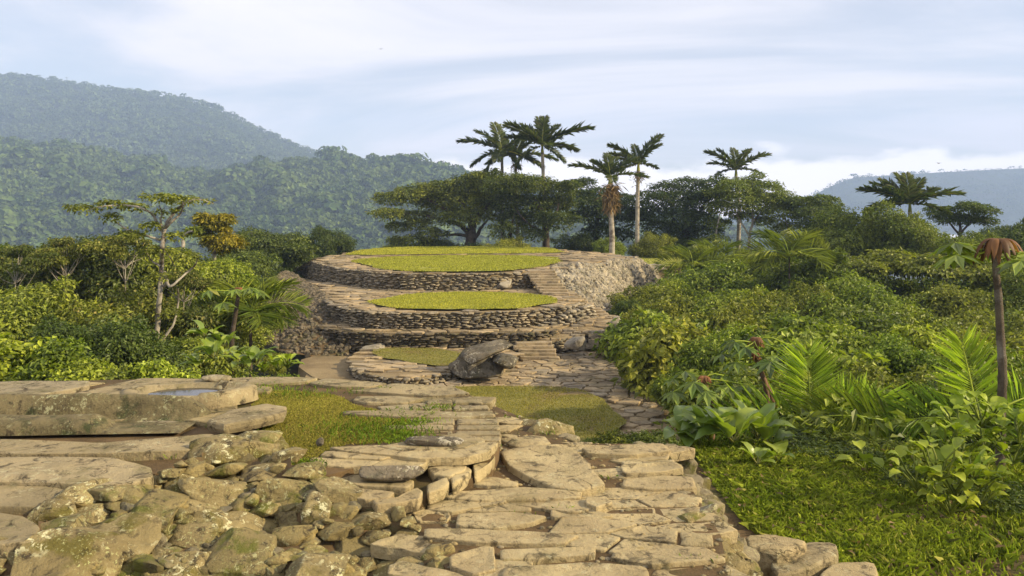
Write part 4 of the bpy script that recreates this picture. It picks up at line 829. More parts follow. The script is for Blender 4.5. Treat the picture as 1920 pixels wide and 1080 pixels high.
custom('bare_branched_tree', 'tall pale tree with bare twisting branches and few leaf tufts on the left', 14.5, (296, 660),
       [(165, 392, 26, .35), (205, 383, 30, .3), (245, 388, 24, .35), (205, 410, 20, .4), (320, 372, 34, .25), (360, 376, 28, .25), (300, 400, 16, .4), (290, 425, 22, .4), (330, 395, 14, .4), (260, 440, 18, .4), (385, 378, 14, .3), (325, 445, 20, .5), (305, 472, 26, .5), (345, 482, 26, .4), (270, 475, 20, .5), (300, 520, 20, .5), (320, 590, 20, .5), (285, 592, 16, .4)],
       2900, .085, 'lf_olive', 'bark', .1, 71,
       [([(294, 662), (295, 600), (301, 540), (303, 500), (305, 455), (308, 425)], .055, .035), ([(308, 432), (316, 412), (330, 395), (345, 380), (372, 372), (400, 382)], .04, .008), ([(306, 432), (300, 415), (305, 400), (298, 385)], .03, .008),
        ([(308, 440), (298, 425), (288, 402), (262, 388), (230, 384), (190, 386), (165, 395)], .03, .008), ([(303, 450), (280, 444), (240, 432), (222, 420), (212, 410)], .025, .008), ([(310, 428), (322, 415), (338, 402), (345, 385), (338, 370)], .03, .008),
        ([(301, 545), (313, 528), (318, 540), (335, 525), (352, 510), (368, 495), (370, 485)], .03, .012), ([(301, 520), (310, 508), (314, 535)], .03, .03), ([(296, 650), (312, 628), (328, 605), (335, 560), (333, 540)], .03, .012), ([(302, 500), (285, 490), (275, 475)], .025, .01), ([(306, 470), (318, 480), (328, 500)], .02, .008)], up=.9)
custom('yellow_tree', 'small tree with an orange-yellow sunlit crown against the forested hill', 27, (405, 560),
       [(378, 418, 12, .5), (432, 415, 12, .5), (445, 452, 12, .5), (392, 410, 18, .5), (418, 408, 15, .5), (402, 425, 18, .5), (372, 430, 12, .5), (425, 430, 12, .5), (420, 452, 32, .45), (395, 455, 15, .5), (438, 460, 14, .5), (385, 440, 12, .5), (410, 470, 15, .5)],
       7000, .13, 'lf_yellow', 'bark', .1, 72, [([(405, 570), (404, 500), (400, 460), (396, 425)], .1, .03), ([(398, 440), (380, 435), (372, 425)], .05, .02), ([(402, 470), (418, 455), (425, 435)], .05, .02)])
custom('pale_limb_tree', 'slim tree with one curved white limb left of the yellow crown', 26, (345, 560), [(362, 432, 14, .5), (355, 440, 10, .5), (340, 475, 24, .4), (350, 500, 26, .5)], 2200, .13, 'lf_mid', 'bark', .1, 73,
       [([(346, 560), (346, 500), (343, 460), (342, 445), (350, 437), (362, 434)], .09, .03)])
# big spreading tree behind the top terrace, and its neighbours
GB_ = 'trees behind the top terrace'
custom('spreading_tree', 'broad spreading tree with layered crown behind the top terrace, left half', 56, (885, 470),
       [(730, 372, 34, .35), (765, 368, 40, .35), (800, 360, 42, .4), (835, 355, 42, .4), (870, 348, 44, .42), (905, 342, 42, .45), (735, 400, 34, .3), (770, 405, 30, .3), (725, 398, 20, .3), (745, 425, 26, .35), (780, 420, 26, .4), (820, 385, 44, .4), (860, 378, 46, .45), (900, 372, 46, .5), (930, 365, 40, .5), (845, 410, 30, .4), (885, 405, 34, .5), (925, 400, 34, .5), (895, 335, 26, .4), (810, 440, 26, .5), (780, 455, 30, .5), (745, 452, 20, .4)],
       30000, .22, 'lf_crown', 'barkd', .1, 74, [([(880, 475), (884, 430), (880, 400), (860, 375)], .45, .12), ([(882, 440), (860, 420), (825, 410), (780, 402), (740, 400)], .2, .04), ([(884, 420), (905, 395), (925, 375)], .25, .05), ([(880, 410), (840, 395), (800, 372), (770, 368)], .2, .05), ([(886, 450), (870, 440), (830, 440), (790, 450)], .15, .04), ([(882, 460), (900, 430), (915, 410)], .2, .05)], group=GB_)
custom('spreading_tree', 'dense lighter-topped tree behind the top terrace, below the three palms', 54, (1025, 470),
       [(940, 350, 38, .5), (975, 345, 38, .5), (1010, 352, 42, .5), (1045, 360, 38, .5), (955, 380, 40, .5), (995, 385, 44, .5), (1035, 390, 42, .5), (960, 412, 32, .5), (1000, 418, 34, .6), (1040, 415, 34, .5), (945, 435, 24, .6), (1060, 380, 26, .5), (1000, 440, 24, .5), (1065, 348, 20, .4)],
       24000, .2, 'lf_crown', 'barkd', .1, 75, [([(1025, 475), (1024, 430), (1020, 400), (1000, 370)], .25, .1), ([(1023, 430), (1040, 410), (1048, 380)], .12, .04), ([(1024, 440), (990, 420), (965, 390)], .12, .04), ([(955, 470), (958, 430), (965, 400)], .2, .06)], group=GB_)
custom('dark_tree', 'dark sparse-topped tree in the gap between the two palm groups', 58, (1115, 480),
       [(1080, 345, 22, .4), (1100, 340, 20, .4), (1085, 365, 26, .4), (1120, 362, 28, .4), (1105, 385, 34, .4), (1140, 378, 30, .4), (1165, 372, 26, .4), (1090, 405, 28, .4), (1130, 405, 36, .45), (1165, 400, 30, .5), (1120, 432, 30, .5), (1185, 385, 26, .4), (1195, 410, 26, .5), (1090, 470-20, 22, .5), (1160, 440, 26, .5)],
       16000, .22, 'lf_dark', 'barkd', .1, 76, [([(1115, 485), (1117, 440), (1122, 400), (1118, 370)], .25, .08), ([(1118, 430), (1145, 400), (1165, 378)], .12, .04), ([(1117, 440), (1095, 400), (1088, 360)], .12, .03)], group=GB_)
custom('dark_tree', 'large almost black-green tree left of the lone palm at right', 55, (1290, 500),
       [(1250, 352, 30, .4), (1290, 346, 36, .35), (1330, 350, 34, .4), (1235, 378, 36, .4), (1275, 375, 42, .45), (1315, 378, 40, .45), (1225, 400, 32, .45), (1265, 408, 40, .5), (1305, 412, 40, .5), (1240, 430, 34, .6), (1285, 440, 38, .6), (1320, 438, 30, .6), (1260, 462, 34, .6), (1300, 470, 34, .6), (1215, 365, 20, .4), (1345, 372, 26, .5)],
       26000, .2, 'lf_dark', 'barkd', .1, 77, [([(1290, 505), (1288, 450), (1285, 400), (1290, 360)], .3, .08), ([(1288, 450), (1262, 410), (1240, 380)], .15, .04), ([(1286, 440), (1312, 400), (1328, 365)], .15, .04)], group=GB_)
custom('leafy_tree', 'sunlit green tree with airy crown and thin pale trunks right of the lone palm', 52, (1405, 500),
       [(1370, 355, 34, .5), (1405, 350, 38, .5), (1440, 360, 38, .5), (1470, 375, 32, .5), (1385, 380, 36, .5), (1425, 385, 38, .5), (1460, 400, 34, .5), (1485, 385, 24, .5), (1350, 390, 26, .5), (1350, 360, 24, .4), (1395, 405, 24, .4), (1500, 405, 22, .4), (1435, 415, 22, .4), (1470, 430, 22, .5), (1350, 420, 20, .5), (1340, 450, 20, .5)],
       20000, .19, 'lf_mid', 'bark', .1, 78, [([(1402, 505), (1405, 440), (1412, 415), (1410, 380)], .12, .05), ([(1412, 415), (1430, 395), (1445, 370)], .07, .03), ([(1472, 470), (1478, 430), (1470, 400)], .08, .04), ([(1343, 480), (1342, 440), (1350, 400)], .09, .04), ([(1404, 440), (1385, 410), (1370, 370)], .07, .03)], group=GB_)
custom('dark_tree', 'dark low-crowned tree filling the gap left of the green hill of leaves at right', 50, (1530, 470),
       [(1505, 378, 24, .4), (1535, 376, 26, .4), (1550, 390, 26, .4), (1515, 400, 30, .45), (1550, 415, 30, .5), (1505, 425, 24, .5), (1540, 440, 30, .5)], 9000, .2, 'lf_deep', 'barkd', .1, 79, [([(1530, 480), (1530, 430), (1525, 390)], .15, .05)], group=GB_)
custom('flat_topped_tree', 'dark flat-topped tree against the pale far ridge at right', 44, (1800, 470),
       [(1770, 395, 22, .35), (1800, 388, 26, .35), (1830, 395, 24, .35), (1780, 410, 26, .4), (1815, 412, 26, .4), (1845, 415, 18, .4), (1755, 402, 14, .35)], 7000, .16, 'lf_deep', 'barkd', .1, 80, [([(1796, 480), (1800, 430), (1800, 400)], .12, .05), ([(1799, 440), (1820, 415), (1835, 398)], .07, .03), ([(1799, 440), (1778, 415), (1768, 398)], .07, .03)])
veg('dense', 955, 448, 52, 110, 'lf_olive', 'low olive bush behind the centre of the top lawn', hmax=2.2); veg('dense', 1090, 440, 56, 110, 'lf_dark', 'low dark bush behind the right end of the top lawn', hmax=2.5)
veg('dense', 815, 448, 56, 120, 'lf_dark', 'low dark bush under the spreading tree', hmax=2.5); veg('bush', 890, 452, 56, 110, 'lf_deep', 'low bush at the foot of the spreading tree trunk', hmax=2.2)
veg('dense', 1140, 446, 50, 70, 'lf_bright', 'light green bush left of the pair of palm trunks', hmax=3); veg('dense', 1220, 438, 50, 95, 'lf_olive', 'pale olive bush right of the pair of palm trunks', hmax=3.6)
veg('dense', 745, 452, 60, 80, 'lf_olive', 'scrubby brownish bush at the far left of the top lawn', hmax=3)
# ---- right side
GR, GRB = 'trees rising on the right slope', 'bushes covering the right slope'
rt = [(1640, 383, 40, 200, 'lf_mid', 'dense', 'big rounded tree crowned by the leafy palm at right'), (1560, 415, 42, 150, 'lf_mid', 'dense', 'green tree left of the big rounded one under the leafy palm'), (1720, 405, 38, 170, 'lf_mid', 'dense', 'tree right of and below the leafy palm'),
      (1880, 425, 40, 140, 'lf_deep', 'dense', 'tree behind the rust-topped sapling'), (1810, 440, 36, 160, 'lf_mid', 'dense', 'tree under the flat-topped dark tree'), (1960, 415, 38, 150, 'lf_deep', 'dense', 'tree at the right frame edge below the ridge'),
      (1500, 450, 40, 160, 'lf_deep', 'dense', 'dark bush-like tree below the airy crown with thin trunks'), (1400, 470, 44, 150, 'lf_mid', 'dense', 'tree covering the foot of the lone palm'),
      (1330, 480, 38, 130, 'lf_deep', 'tree', 'fern-like feathery tree at the right end of the ridge'), (1650, 460, 32, 240, 'lf_olive', 'flat', 'wide olive tree in the middle of the right slope'), (1780, 470, 30, 240, 'lf_olive', 'flat', 'olive tree left of the rust-topped sapling'),
      (1540, 478, 31, 230, 'lf_mid', 'dense', 'wide bright tree in front of the dark low-crowned tree'), (1900, 490, 28, 200, 'lf_mid', 'dense', 'tree behind the stem of the rust-topped sapling')]
for a in rt: veg(a[5], a[0], a[1], a[2], a[3], a[4], a[6], GR, hmax=9)
COLS = ['at its left margin', 'just inside its left margin', 'left of the reddish stems', 'above the reddish stems', 'above the upright fan frond', 'right of the upright fan frond', 'left of the rust-topped sapling', 'at the rust-topped sapling stem', 'at the right frame edge', 'past the right frame edge']
g = np.random.default_rng(91); k = 0
rows = [(33, 505, 1330, 200, ['lf_mid', 'lf_deep', 'lf_bright'], 'back row'), (27, 535, 1270, 210, ['lf_mid', 'lf_bright', 'lf_olive'], 'upper row'), (22, 570, 1255, 215, ['lf_olive', 'lf_bright', 'lf_mid', 'lf_olive'], 'middle row'), (18, 602, 1275, 220, ['lf_olive', 'lf_lime', 'lf_olive', 'lf_bright'], 'sunny row'),
        (14.5, 636, 1335, 220, ['lf_olive', 'lf_lime', 'lf_bright'], 'lower row'), (12, 675, 1365, 210, ['lf_mid', 'lf_olive', 'lf_lime'], 'near row'), (10, 715, 1400, 200, ['lf_mid', 'lf_deep', 'lf_mid'], 'front row')]
desc = {'lf_mid': 'mid green', 'lf_deep': 'deep green', 'lf_bright': 'bright green', 'lf_olive': 'olive', 'lf_lime': 'yellow-green', 'lf_dark': 'dark'}
for d, yt, x0, w, mats, rn in rows:
    x = x0; i = 0
    while x < 2030:
        m = mats[int(g.integers(len(mats)))]; kind = 'bush' if g.uniform() < .65 else ('shrub' if d < 25 else 'dense')
        veg(kind, x+g.uniform(-15, 15), yt+g.uniform(-14, 14), d*g.uniform(.95, 1.05), w*g.uniform(.7, 1.3), m, '%s bush, %s of the right thicket, %s' % (desc[m], rn, COLS[i]), GRB, hmax=3.5); x += w*.52; i += 1
for px, yt, d, w, m, l in [(1200, 530, 30, 110, 'lf_olive', 'olive bush at the foot of the pale stone bank'), (1260, 520, 31, 110, 'lf_bright', 'light bush at the right tip of the pale stone bank'), (1195, 600, 23.5, 90, 'lf_deep', 'bush beside the rock at the small dark steps'),
                           (1205, 650, 19.5, 80, 'lf_olive', 'yellowing bush below the small dark steps'), (1262, 690, 16.2, 100, 'lf_mid', 'bush leaning over the right edge of the lower path'), (1310, 740, 13, 100, 'lf_mid', 'dark bush where the lower path meets the slope'),
                           (1230, 560, 26, 120, 'lf_olive', 'rounded olive bush above the stair landing'), (1175, 558, 27, 70, 'lf_deep', 'small dark bush between bank and landing')]:
    veg('bush', px, yt, d, w, m, l, 'bushes beside the stairs and the bank', hmax=2.6)
for px, yt, d, w, m, l in [(1190, 790, 8.7, 110, 'lf_olive', 'ferny plant at the near end of the shaded lawn'), (1130, 808, 8.9, 70, 'lf_mid', 'small fern left of the ferny plant by the shaded lawn'), (1250, 788, 8.4, 100, 'lf_deep', 'low plant left of the broad-leaved clump on the right'),
                           (1530, 800, 7.6, 190, 'lf_deep', 'low dark plant between the broad leaves and the heart leaves'), (1640, 812, 7.4, 160, 'lf_mid', 'low plant under the reclining fronds'), (1440, 830, 7.4, 140, 'lf_mid', 'leafy tuft at the upper edge of the grass slope'),
                           (1330, 842, 7.2, 120, 'lf_mid', 'low leafy tuft at the corner of path and grass'), (1580, 850, 7.0, 150, 'lf_deep', 'dark weeds at the top of the grass slope'), (1750, 870, 6.6, 170, 'lf_deep', 'dark weeds between the two heart-leaved plants'), (1900, 900, 6.2, 190, 'lf_deep', 'dark weeds at the right frame edge'), (1890, 960, 5.8, 170, 'lf_deep', 'shadowy plant at the lower right frame edge')]:
    veg('low', px, yt, d, w, m, l, 'low plants at the edge of the grass slope', hmax=.6)

# ---- palms
def frond(L, nl, ll, lw, droop, seed, e0=.5, wob=.12, hang=.35, plume=.0, fa=.35, fb=.9):
    """a feather frond along +X from the origin; returns leaflets and rachis"""
    g = np.random.default_rng(seed); t = np.linspace(0, 1, 14); ang = e0-droop*t**1.3; dx = np.cos(ang)*L/13; dz = np.sin(ang)*L/13; P = np.stack([np.cumsum(dx)-dx[0], 0*t, np.cumsum(dz)-dz[0]], 1)
    s = np.repeat(np.linspace(.08, 1, nl), 2); sd = np.tile([-1, 1], nl); C = np.stack([np.interp(s, t, P[:, i]) for i in range(3)], 1); A = np.interp(s, t, ang)
    T = np.stack([np.cos(A), 0*A, np.sin(A)], 1); up = np.stack([-np.sin(A), 0*A, np.cos(A)], 1); side = np.zeros_like(T); side[:, 1] = sd; ph = g.uniform(-plume, plume*.8, len(s))[:, None]; side = side*np.cos(ph)+up*np.sin(ph)
    f = fa+fb*s; Dn = side*np.cos(f)[:, None]+T*np.sin(f)[:, None]+up*(.15-hang+g.normal(size=len(s))*wob)[:, None]; n = len(s); prof = np.minimum(1, s*3.5+.2)*(1-.55*s**5)
    return leaves(C, up+side*-.2+g.normal(size=(n, 3))*.15, Dn, ll*prof*g.uniform(.85, 1.1, n), lw, .1), tube(P, np.linspace(L*.016, L*.003, 14), 5)
FR = [MB().add(*frond(1, 84, .34, .055, .5, s_, e_, hang=h_, plume=1.15, fa=.15, fb=.6)[0]) for s_, e_, h_ in ((1, .3, .1), (2, .15, .2), (3, .4, .1))]
FRM = [m.mesh('frond', M['lf_palm'], False) for m in FR]
STM = [MB().add(*frond(1, 42, .3, .03, .55, s_, e_)[1]).mesh('stalk', M['lf_olive']) for s_, e_ in ((1, .3), (2, .15), (3, .4))]
def palm(label, d, top, base, fronds, trunk_w=.24, fruit=True, name='palm_tree', group='tall palms', L=3.4, seed=0, mat='lf_palm', bark='bark'):
    """top/base are photograph pixels of the trunk ends; fronds = (azimuth deg, pitch deg, length factor, variant)"""
    x, y, z = D(top[0], top[1], d); xb, _, zb = D(base[0], base[1], d); r = thing(name, label, 'palm', (xb, y, zb), group=group); g = np.random.default_rng(seed+400)
    P = curve((0, 0, 0), (x-xb, 0, z-zb), 16, .012, g); P = P; n = len(P); rad = trunk_w*.84/2*(1.15-.35*np.linspace(0, 1, n)); rad[0] *= 1.3
    obj('trunk', MB().add(*tube(P, rad, 10)).mesh('trunk', M[bark]), r)
    tz = P[-1]; sh = curve(tz, tz+[0, 0, L*.2], 5, .01, g); obj('crownshaft', MB().add(*tube(sh, np.linspace(rad[-1]*1.1, rad[-1]*.5, 5), 8)).mesh('crownshaft', M['lf_olive']), r)
    for az, pi_, lf, v in fronds:
        o = obj('frond', FRM[v], r, tuple(tz+[0, 0, L*.18]), mat=M[mat]); o.rotation_euler = (g.normal()*.15, -R(pi_), R(az)); o.scale = (L*lf, L*lf*.9, L*lf)
        s = obj('stalk', STM[v], o)
    if fruit:
        C = np.array([tz+[g.normal()*.16, g.normal()*.16, -abs(g.normal())*.35-.05] for _ in range(150)]); d_ = g.normal(size=(150, 3)); d_[:, 2] -= 1.2
        obj('fruit_cluster', MB().add(*leaves(C, g.normal(size=(150, 3)), d_, .30, .06)).mesh('fruit_cluster', M['lf_dead'], False), r)
    return r
f1 = [(180, 14, 1.05, 0), (172, -10, .8, 1), (150, 30, .9, 0), (100, 60, .8, 2), (30, 35, .8, 0), (0, 5, 1, 1), (20, -25, .8, 1), (-60, 10, .8, 1), (200, -35, .75, 1), (-120, 0, .8, 1), (60, 15, .8, 1)]
palm('tall palm, leftmost of the three standing together above the terrace', 57, (941, 296), (945, 470), [(182, 8, 1.02, 0), (160, 32, .8, 0), (120, 52, .75, 2), (20, 22, .75, 0), (175, -22, .8, 1), (-5, -15, .75, 1), (200, -50, .75, 1), (-40, -35, .7, 1), (80, 10, .7, 1), (-100, -20, .7, 1)], .3, False, seed=1, L=3.2)
palm('tall palm with a brown fruit cluster, middle of the three standing together', 59, (967, 303), (970, 470), [(180, 25, .8, 0), (150, 40, .75, 2), (10, 28, .9, 0), (0, -2, 1.05, 1), (-20, -20, .8, 1), (190, -12, .8, 1), (90, 20, .7, 1), (-90, 0, .7, 1), (40, 50, .8, 2)], .3, True, seed=2, L=3.0)
palm('tallest palm, rightmost of the three, with a long frond reaching right', 55, (1017, 286), (1021, 470), [(180, 26, 1.05, 0), (165, 10, .95, 0), (110, 62, .75, 2), (70, 65, .75, 2), (2, 16, 1.3, 0), (12, -2, .9, 1), (-15, -32, .7, 1), (190, -30, .8, 1), (-80, 0, .7, 1), (150, 40, .8, 0), (30, 45, .7, 0)], .34, False, seed=3, L=2.9)
palm('palm with ragged dead brown leaves under its crown, left of the pair by the bank', 46, (1144, 345), (1147, 487), [(182, 12, 1.0, 0), (150, 40, .6, 0), (110, 60, .6, 2), (20, 30, .85, 0), (5, 5, .9, 1), (60, 45, .6, 2), (-90, -10, .6, 1), (-170, 35, .6, 0)], .38, True, seed=4, L=2.5)
palm('palm with upswept fronds right of the one with dead leaves', 50, (1197, 320), (1194, 492), [(172, 30, .95, 0), (188, 12, .9, 0), (8, 48, 1.0, 0), (-8, 38, .8, 0), (110, 55, .6, 2), (20, -5, .6, 1), (-90, 5, .6, 1), (165, -15, .6, 1)], .33, True, seed=5, L=2.4)
palm('lone palm above the dark trees right of centre', 57, (1380, 330), (1384, 495), [(178, 28, 1.0, 0), (190, 8, .85, 0), (150, 45, .8, 0), (95, 55, .7, 2), (30, 45, .8, 0), (4, 22, 1.05, 0), (12, 0, .7, 1), (185, -8, .6, 1), (-90, 15, .6, 1)], .36, False, seed=6, L=2.6)
palm('low leafy palm on top of the green trees at right', 40, (1706, 398), (1710, 470), [(178, 14, 1.1, 0), (165, 28, .9, 0), (190, 0, 1.0, 1), (120, 55, .75, 2), (80, 62, .7, 2), (35, 45, .75, 0), (3, 8, 1.15, 0), (15, 22, .8, 0), (-10, -8, .8, 1), (-90, 20, .7, 1), (150, 40, .8, 0)], .3, False, seed=7, L=2.4)
# hanging dead leaves on the ragged palm
x, y, z = D(1146, 362, 46); g = np.random.default_rng(6); C = np.column_stack([g.normal(x, .2, 260), g.normal(y, .2, 260), z+.6-g.uniform(0, 1.5, 260)]); rp = [o for o in bpy.data.objects if o.get('label', '').startswith('palm with ragged')][0]
d_ = g.normal(size=(260, 3))*.5; d_[:, 2] -= 1.5; obj('dead_leaves', MB().add(*leaves(C, g.normal(size=(260, 3)), d_, .7, .09)).mesh('dead_leaves', M['lf_dead'], False, rp.location), rp)
# young palms: single fronds rising from the undergrowth
def young(label, px, py, d, fr, L, seed, mat='lf_frond', hang=.1):
    x, y, z = D(px, py, d); zg = CZ+g1(x, y); r = thing('young_palm', label, 'palm', (x, y, zg), group='young palms in the undergrowth'); g = np.random.default_rng(seed)
    obj('trunk', MB().add(*tube([(0, 0, -.1), (0, 0, z-zg)], [.05, .03], 8)).mesh('trunk', M['barkd']), r)
    for az, pi_, lf, dr, roll in fr:
        (lv, st) = frond(L*lf, 34, L*.46, L*.026, dr, seed, R(pi_), .05, hang, .12, .25, .65); a = R(az)
        rm = np.array(Matrix.Rotation(a, 3, 'Z') @ Matrix.Rotation(R(roll), 3, 'X')); 
        o = obj('frond', MB().add(lv[0] @ rm.T+[0, 0, z-zg], lv[1]).mesh('frond', M[mat], False), r)
        obj('stalk', MB().add(st[0] @ rm.T+[0, 0, z-zg], st[1]).mesh('stalk', M['lf_lime']), o)
young('young palm with an upright backlit fan-like frond in the middle of the right thicket', 1520, 790, 8.6, [(90, 86, .70, .10, 0), (178, 16, 1.0, .5, -50), (-3, 24, 1.2, .6, -35), (15, 40, .75, .7, 30)], 1.1, 5)
young('young palm with dark arching fronds between the two upright fans', 1690, 800, 8.2, [(178, 38, 1.0, 1.0, -50), (5, 35, .8, 1.0, 40), (-30, 25, .8, 1.0, 0), (185, 15, .8, .9, -30)], 1.1, 6, 'lf_mid')
young('young palm with a tall frond just left of the rust-topped sapling', 1835, 790, 8.0, [(97, 82, .75, .12, -5), (20, 40, .9, .8, 30), (5, 15, .9, .7, 40), (176, 14, .8, .6, -40)], 1.1, 7)
young('young feathery palm at the left behind the thin dark sapling', 470, 585, 16, [(178, 35, .9, 1.2, -40), (10, 40, .9, 1.2, 40), (90, 60, .8, 1., 0), (-60, 20, .8, 1, 0), (150, 60, .8, 1, 0), (30, 60, .8, 1, 0), (200, 10, .7, 1, 0), (-20, 15, .7, 1, 0)], 1.3, 8, 'lf_mid')
for i, (px, py, d, l) in enumerate([(1300, 500, 37, 'feathery young palm at the right end of the ridge, nearer the bank'), (1345, 488, 39, 'feathery young palm at the right end of the ridge, nearer the lone palm'), (1480, 480, 30, 'feathery young palm among bushes below the airy tree')]):
    young(l, px, py, d, [(178, 35, .9, 1.2, -40), (10, 40, .9, 1.2, 40), (90, 60, .8, 1., 0), (-60, 20, .8, 1, 0), (150, 60, .8, 1, 0), (30, 60, .8, 1, 0), (200, 10, .7, 1, 0), (-20, 15, .7, 1, 0)], 2.0, 9+i, 'lf_mid')

# ---- star-leaved saplings (long bare stems)
def starleaf(mb, c, nrm, rad, seed, n=9, droop=.5):
    g = np.random.default_rng(seed); nrm = np.array(nrm, float); nrm /= np.linalg.norm(nrm); a = np.cross(nrm, [0.3, 1, .1]); a /= np.linalg.norm(a); b = np.cross(nrm, a); th = np.linspace(.5, 2*math.pi-.5, n)+g.uniform(0, 6)
    D_ = np.outer(np.cos(th), a)+np.outer(np.sin(th), b)-nrm*droop; mb.add(*leaves(np.tile(c, (n, 1)), np.tile(nrm, (n, 1))+D_*.3, D_, rad*g.uniform(.8, 1.1, n), rad*.36, .12))
def sapling(label, d, pts, r0, nleaf, seed, rust=0, lr=.35, spread=.6, name='star_leaved_sapling', bark='barkr'):
    P = np.array([D(a, b, d) for a, b in pts]); zg = CZ+g1(P[0][0], d)-.1; P = np.concatenate([[[P[0][0], d, min(zg, P[0][2]-.01)]], P]); L0 = P[0]; r = thing(name, label, 'sapling', tuple(L0)); g = np.random.default_rng(seed)
    t = np.linspace(0, len(P)-1, 40); Q = np.stack([np.interp(t, range(len(P)), P[:, i]) for i in range(3)], 1)
    for _ in range(6): Q[1:-1] = (Q[:-2]+Q[1:-1]*2+Q[2:])/4
    rad = np.linspace(r0, r0*.6, 40)*(1+.08*(np.arange(40) % 3 == 0)); obj('trunk', MB().add(*tube(Q, rad, 10)).mesh('trunk', M[bark], True, L0), r)
    top = Q[-1]; mb = MB(); st = MB()
    for k in range(nleaf):
        a = k*2.4+g.uniform(-.4, .4); e = g.uniform(-.1, .7); q = top+np.array([math.cos(a)*math.cos(e), math.sin(a)*math.cos(e), math.sin(e)*.6-.25])*spread*g.uniform(.7, 1.2); st.add(*tube(curve(top, q, 6, .08, g), [.008]*6, 4)); starleaf(mb, q, (q-top)*.4+[0, 0, 1.], lr*g.uniform(.8, 1.1), seed+k)
    if nleaf: obj('leaf_cluster', mb.mesh('leaf_cluster', M['lf_big'], False, L0), r); obj('leaf_stalks', st.mesh('leaf_stalks', M['lf_lime'], True, L0), r)
    if rust:
        mb = MB(); n = 22
        for k in range(n):
            a = k*2.4; C = []; V = []; f = []
            rr = np.linspace(0, 1, 8); w = np.sin(rr*math.pi)**.8*rust*.085+.002; q_ = g.uniform(.6, 1.1); px_ = rust*1.15*rr**.65*q_; pz = rust*(.30-(.55+.2*(k % 2))*rr**2.4)
            for i_ in range(8): 
                c = np.array([math.cos(a)*px_[i_], math.sin(a)*px_[i_], pz[i_]])*[.55, .55, 1]; s_ = np.array([-math.sin(a), math.cos(a), 0])*w[i_]; V += [c-s_, c+[math.cos(a)*.01, math.sin(a)*.01, w[i_]*.3], c+s_]
            i_ = np.arange(7)[:, None]*3; f = np.concatenate([i_+[0, 1, 4, 3], i_+[1, 2, 5, 4]]); mb.add(np.array(V)+top, f)
        obj('young_leaf_tuft', mb.mesh('young_leaf_tuft', M['lf_rust'], True, L0), r)
    return r
sapling('tall bare-stemmed sapling topped by a rust-red umbrella of young leaves at right', 7.0, [(1876, 782), (1881, 700), (1875, 620), (1873, 560), (1866, 500), (1870, 468)], .042, 10, 31, .34, .27, .42, bark='barkm')
sapling('tall thin dark-stemmed sapling with a small red tip at left', 12.5, [(434, 632), (440, 600), (446, 560), (448, 543)], .045, 8, 32, .12, .26, .45, bark='barkd')
sapling('reddish-stemmed sapling with drooping brown leaves in the middle of the thicket', 9.5, [(1450, 755), (1436, 720), (1420, 680), (1418, 640)], .04, 8, 33, .16, .26, .45)
sapling('second reddish stem leaning close beside the first in the thicket', 9.4, [(1440, 752), (1434, 715), (1424, 690), (1415, 668)], .035, 5, 34, .12, .24, .4)
sapling('short star-leaved sapling left of the two reddish stems', 9.0, [(1336, 770), (1330, 740), (1320, 712)], .03, 8, 35, .14, .25, .45)

# ---- broad-leaved plants
def bigleaf(P0, az, el, L, Wd, bend, n=9):
    t = np.linspace(0, 1, n); e = el-bend*t; step = L/(n-1); x = np.concatenate([[0], np.cumsum(np.cos(e[:-1])*step)]); z = np.concatenate([[0], np.cumsum(np.sin(e[:-1])*step)]); w = Wd/2*np.sin(np.pi*np.clip(t, .0, 1)**.75)**.8+.002; V = []
    ca, sa = math.cos(az), math.sin(az)
    for i in range(n):
        for k, s in enumerate((-1, -.5, 0, .5, 1)): 
            yy = s*w[i]; xx = x[i]; zz = z[i]+abs(s)*w[i]*.38-(.10*w[i]*math.sin(i*2.4+s*3) if s else 0); V.append((P0[0]+xx*ca-yy*sa, P0[1]+xx*sa+yy*ca, P0[2]+zz))
    i = np.arange(n-1)[:, None]*5; j = np.arange(4); return np.array(V), np.stack([i+j, i+j+1, i+5+j+1, i+5+j], -1).reshape(-1, 4)
def bigplant(label, d, spots, L, Wd, nl, mat, seed, name='broad_leaved_plant', stalk=.25):
    g = np.random.default_rng(seed); P = [D(a, b, d*(1+g.uniform(-.03, .03))) for a, b in spots]; c = np.mean(P, 0); r = thing(name, label, 'plant', tuple(c)); k = 0
    for p in P:
        for i in range(nl):
            az = g.uniform(0, 6.28); el = g.uniform(.2, 1.35); q = np.array(p)+[math.cos(az)*stalk*.5, math.sin(az)*stalk*.5, g.uniform(.3, 1)*stalk]; mb = MB().add(*bigleaf(q, az, el, L*g.uniform(.7, 1.15), Wd*g.uniform(.8, 1.15), g.uniform(.5, 1.4))); mb.add(*tube(curve(p, q, 4, .05, g), [.008]*4, 4))
            if k < 98: obj('leaf', mb.mesh('leaf', M[mat], True, c), r); k += 1
bigplant('clump of broad glossy paddle leaves at the path side on the right', 7.3, [(1290, 832), (1330, 825), (1375, 828), (1420, 825), (1440, 838)], .33, .23, 9, 'lf_big', 41, stalk=.12)
bigplant('clump of broad pale-edged leaves behind the left terrace rim', 8.6, [(375, 690), (400, 672), (430, 680), (455, 690), (480, 685), (420, 655), (390, 640)], .20, .10, 9, 'lf_big', 42, stalk=.12)
bigplant('lime-leaved plant at the right end of the broad-leaved clump on the left', 9, [(495, 698), (520, 696), (540, 690)], .15, .075, 9, 'lf_lime', 43, stalk=.12)
bigplant('tall heart-leaved vine plant at the foot of the rust-topped sapling', 6.6, [(1770, 850), (1800, 820), (1840, 800), (1880, 810), (1910, 830), (1850, 850), (1800, 870), (1900, 870)], .13, .12, 12, 'lf_lime', 44, 'heart_leaved_plant')
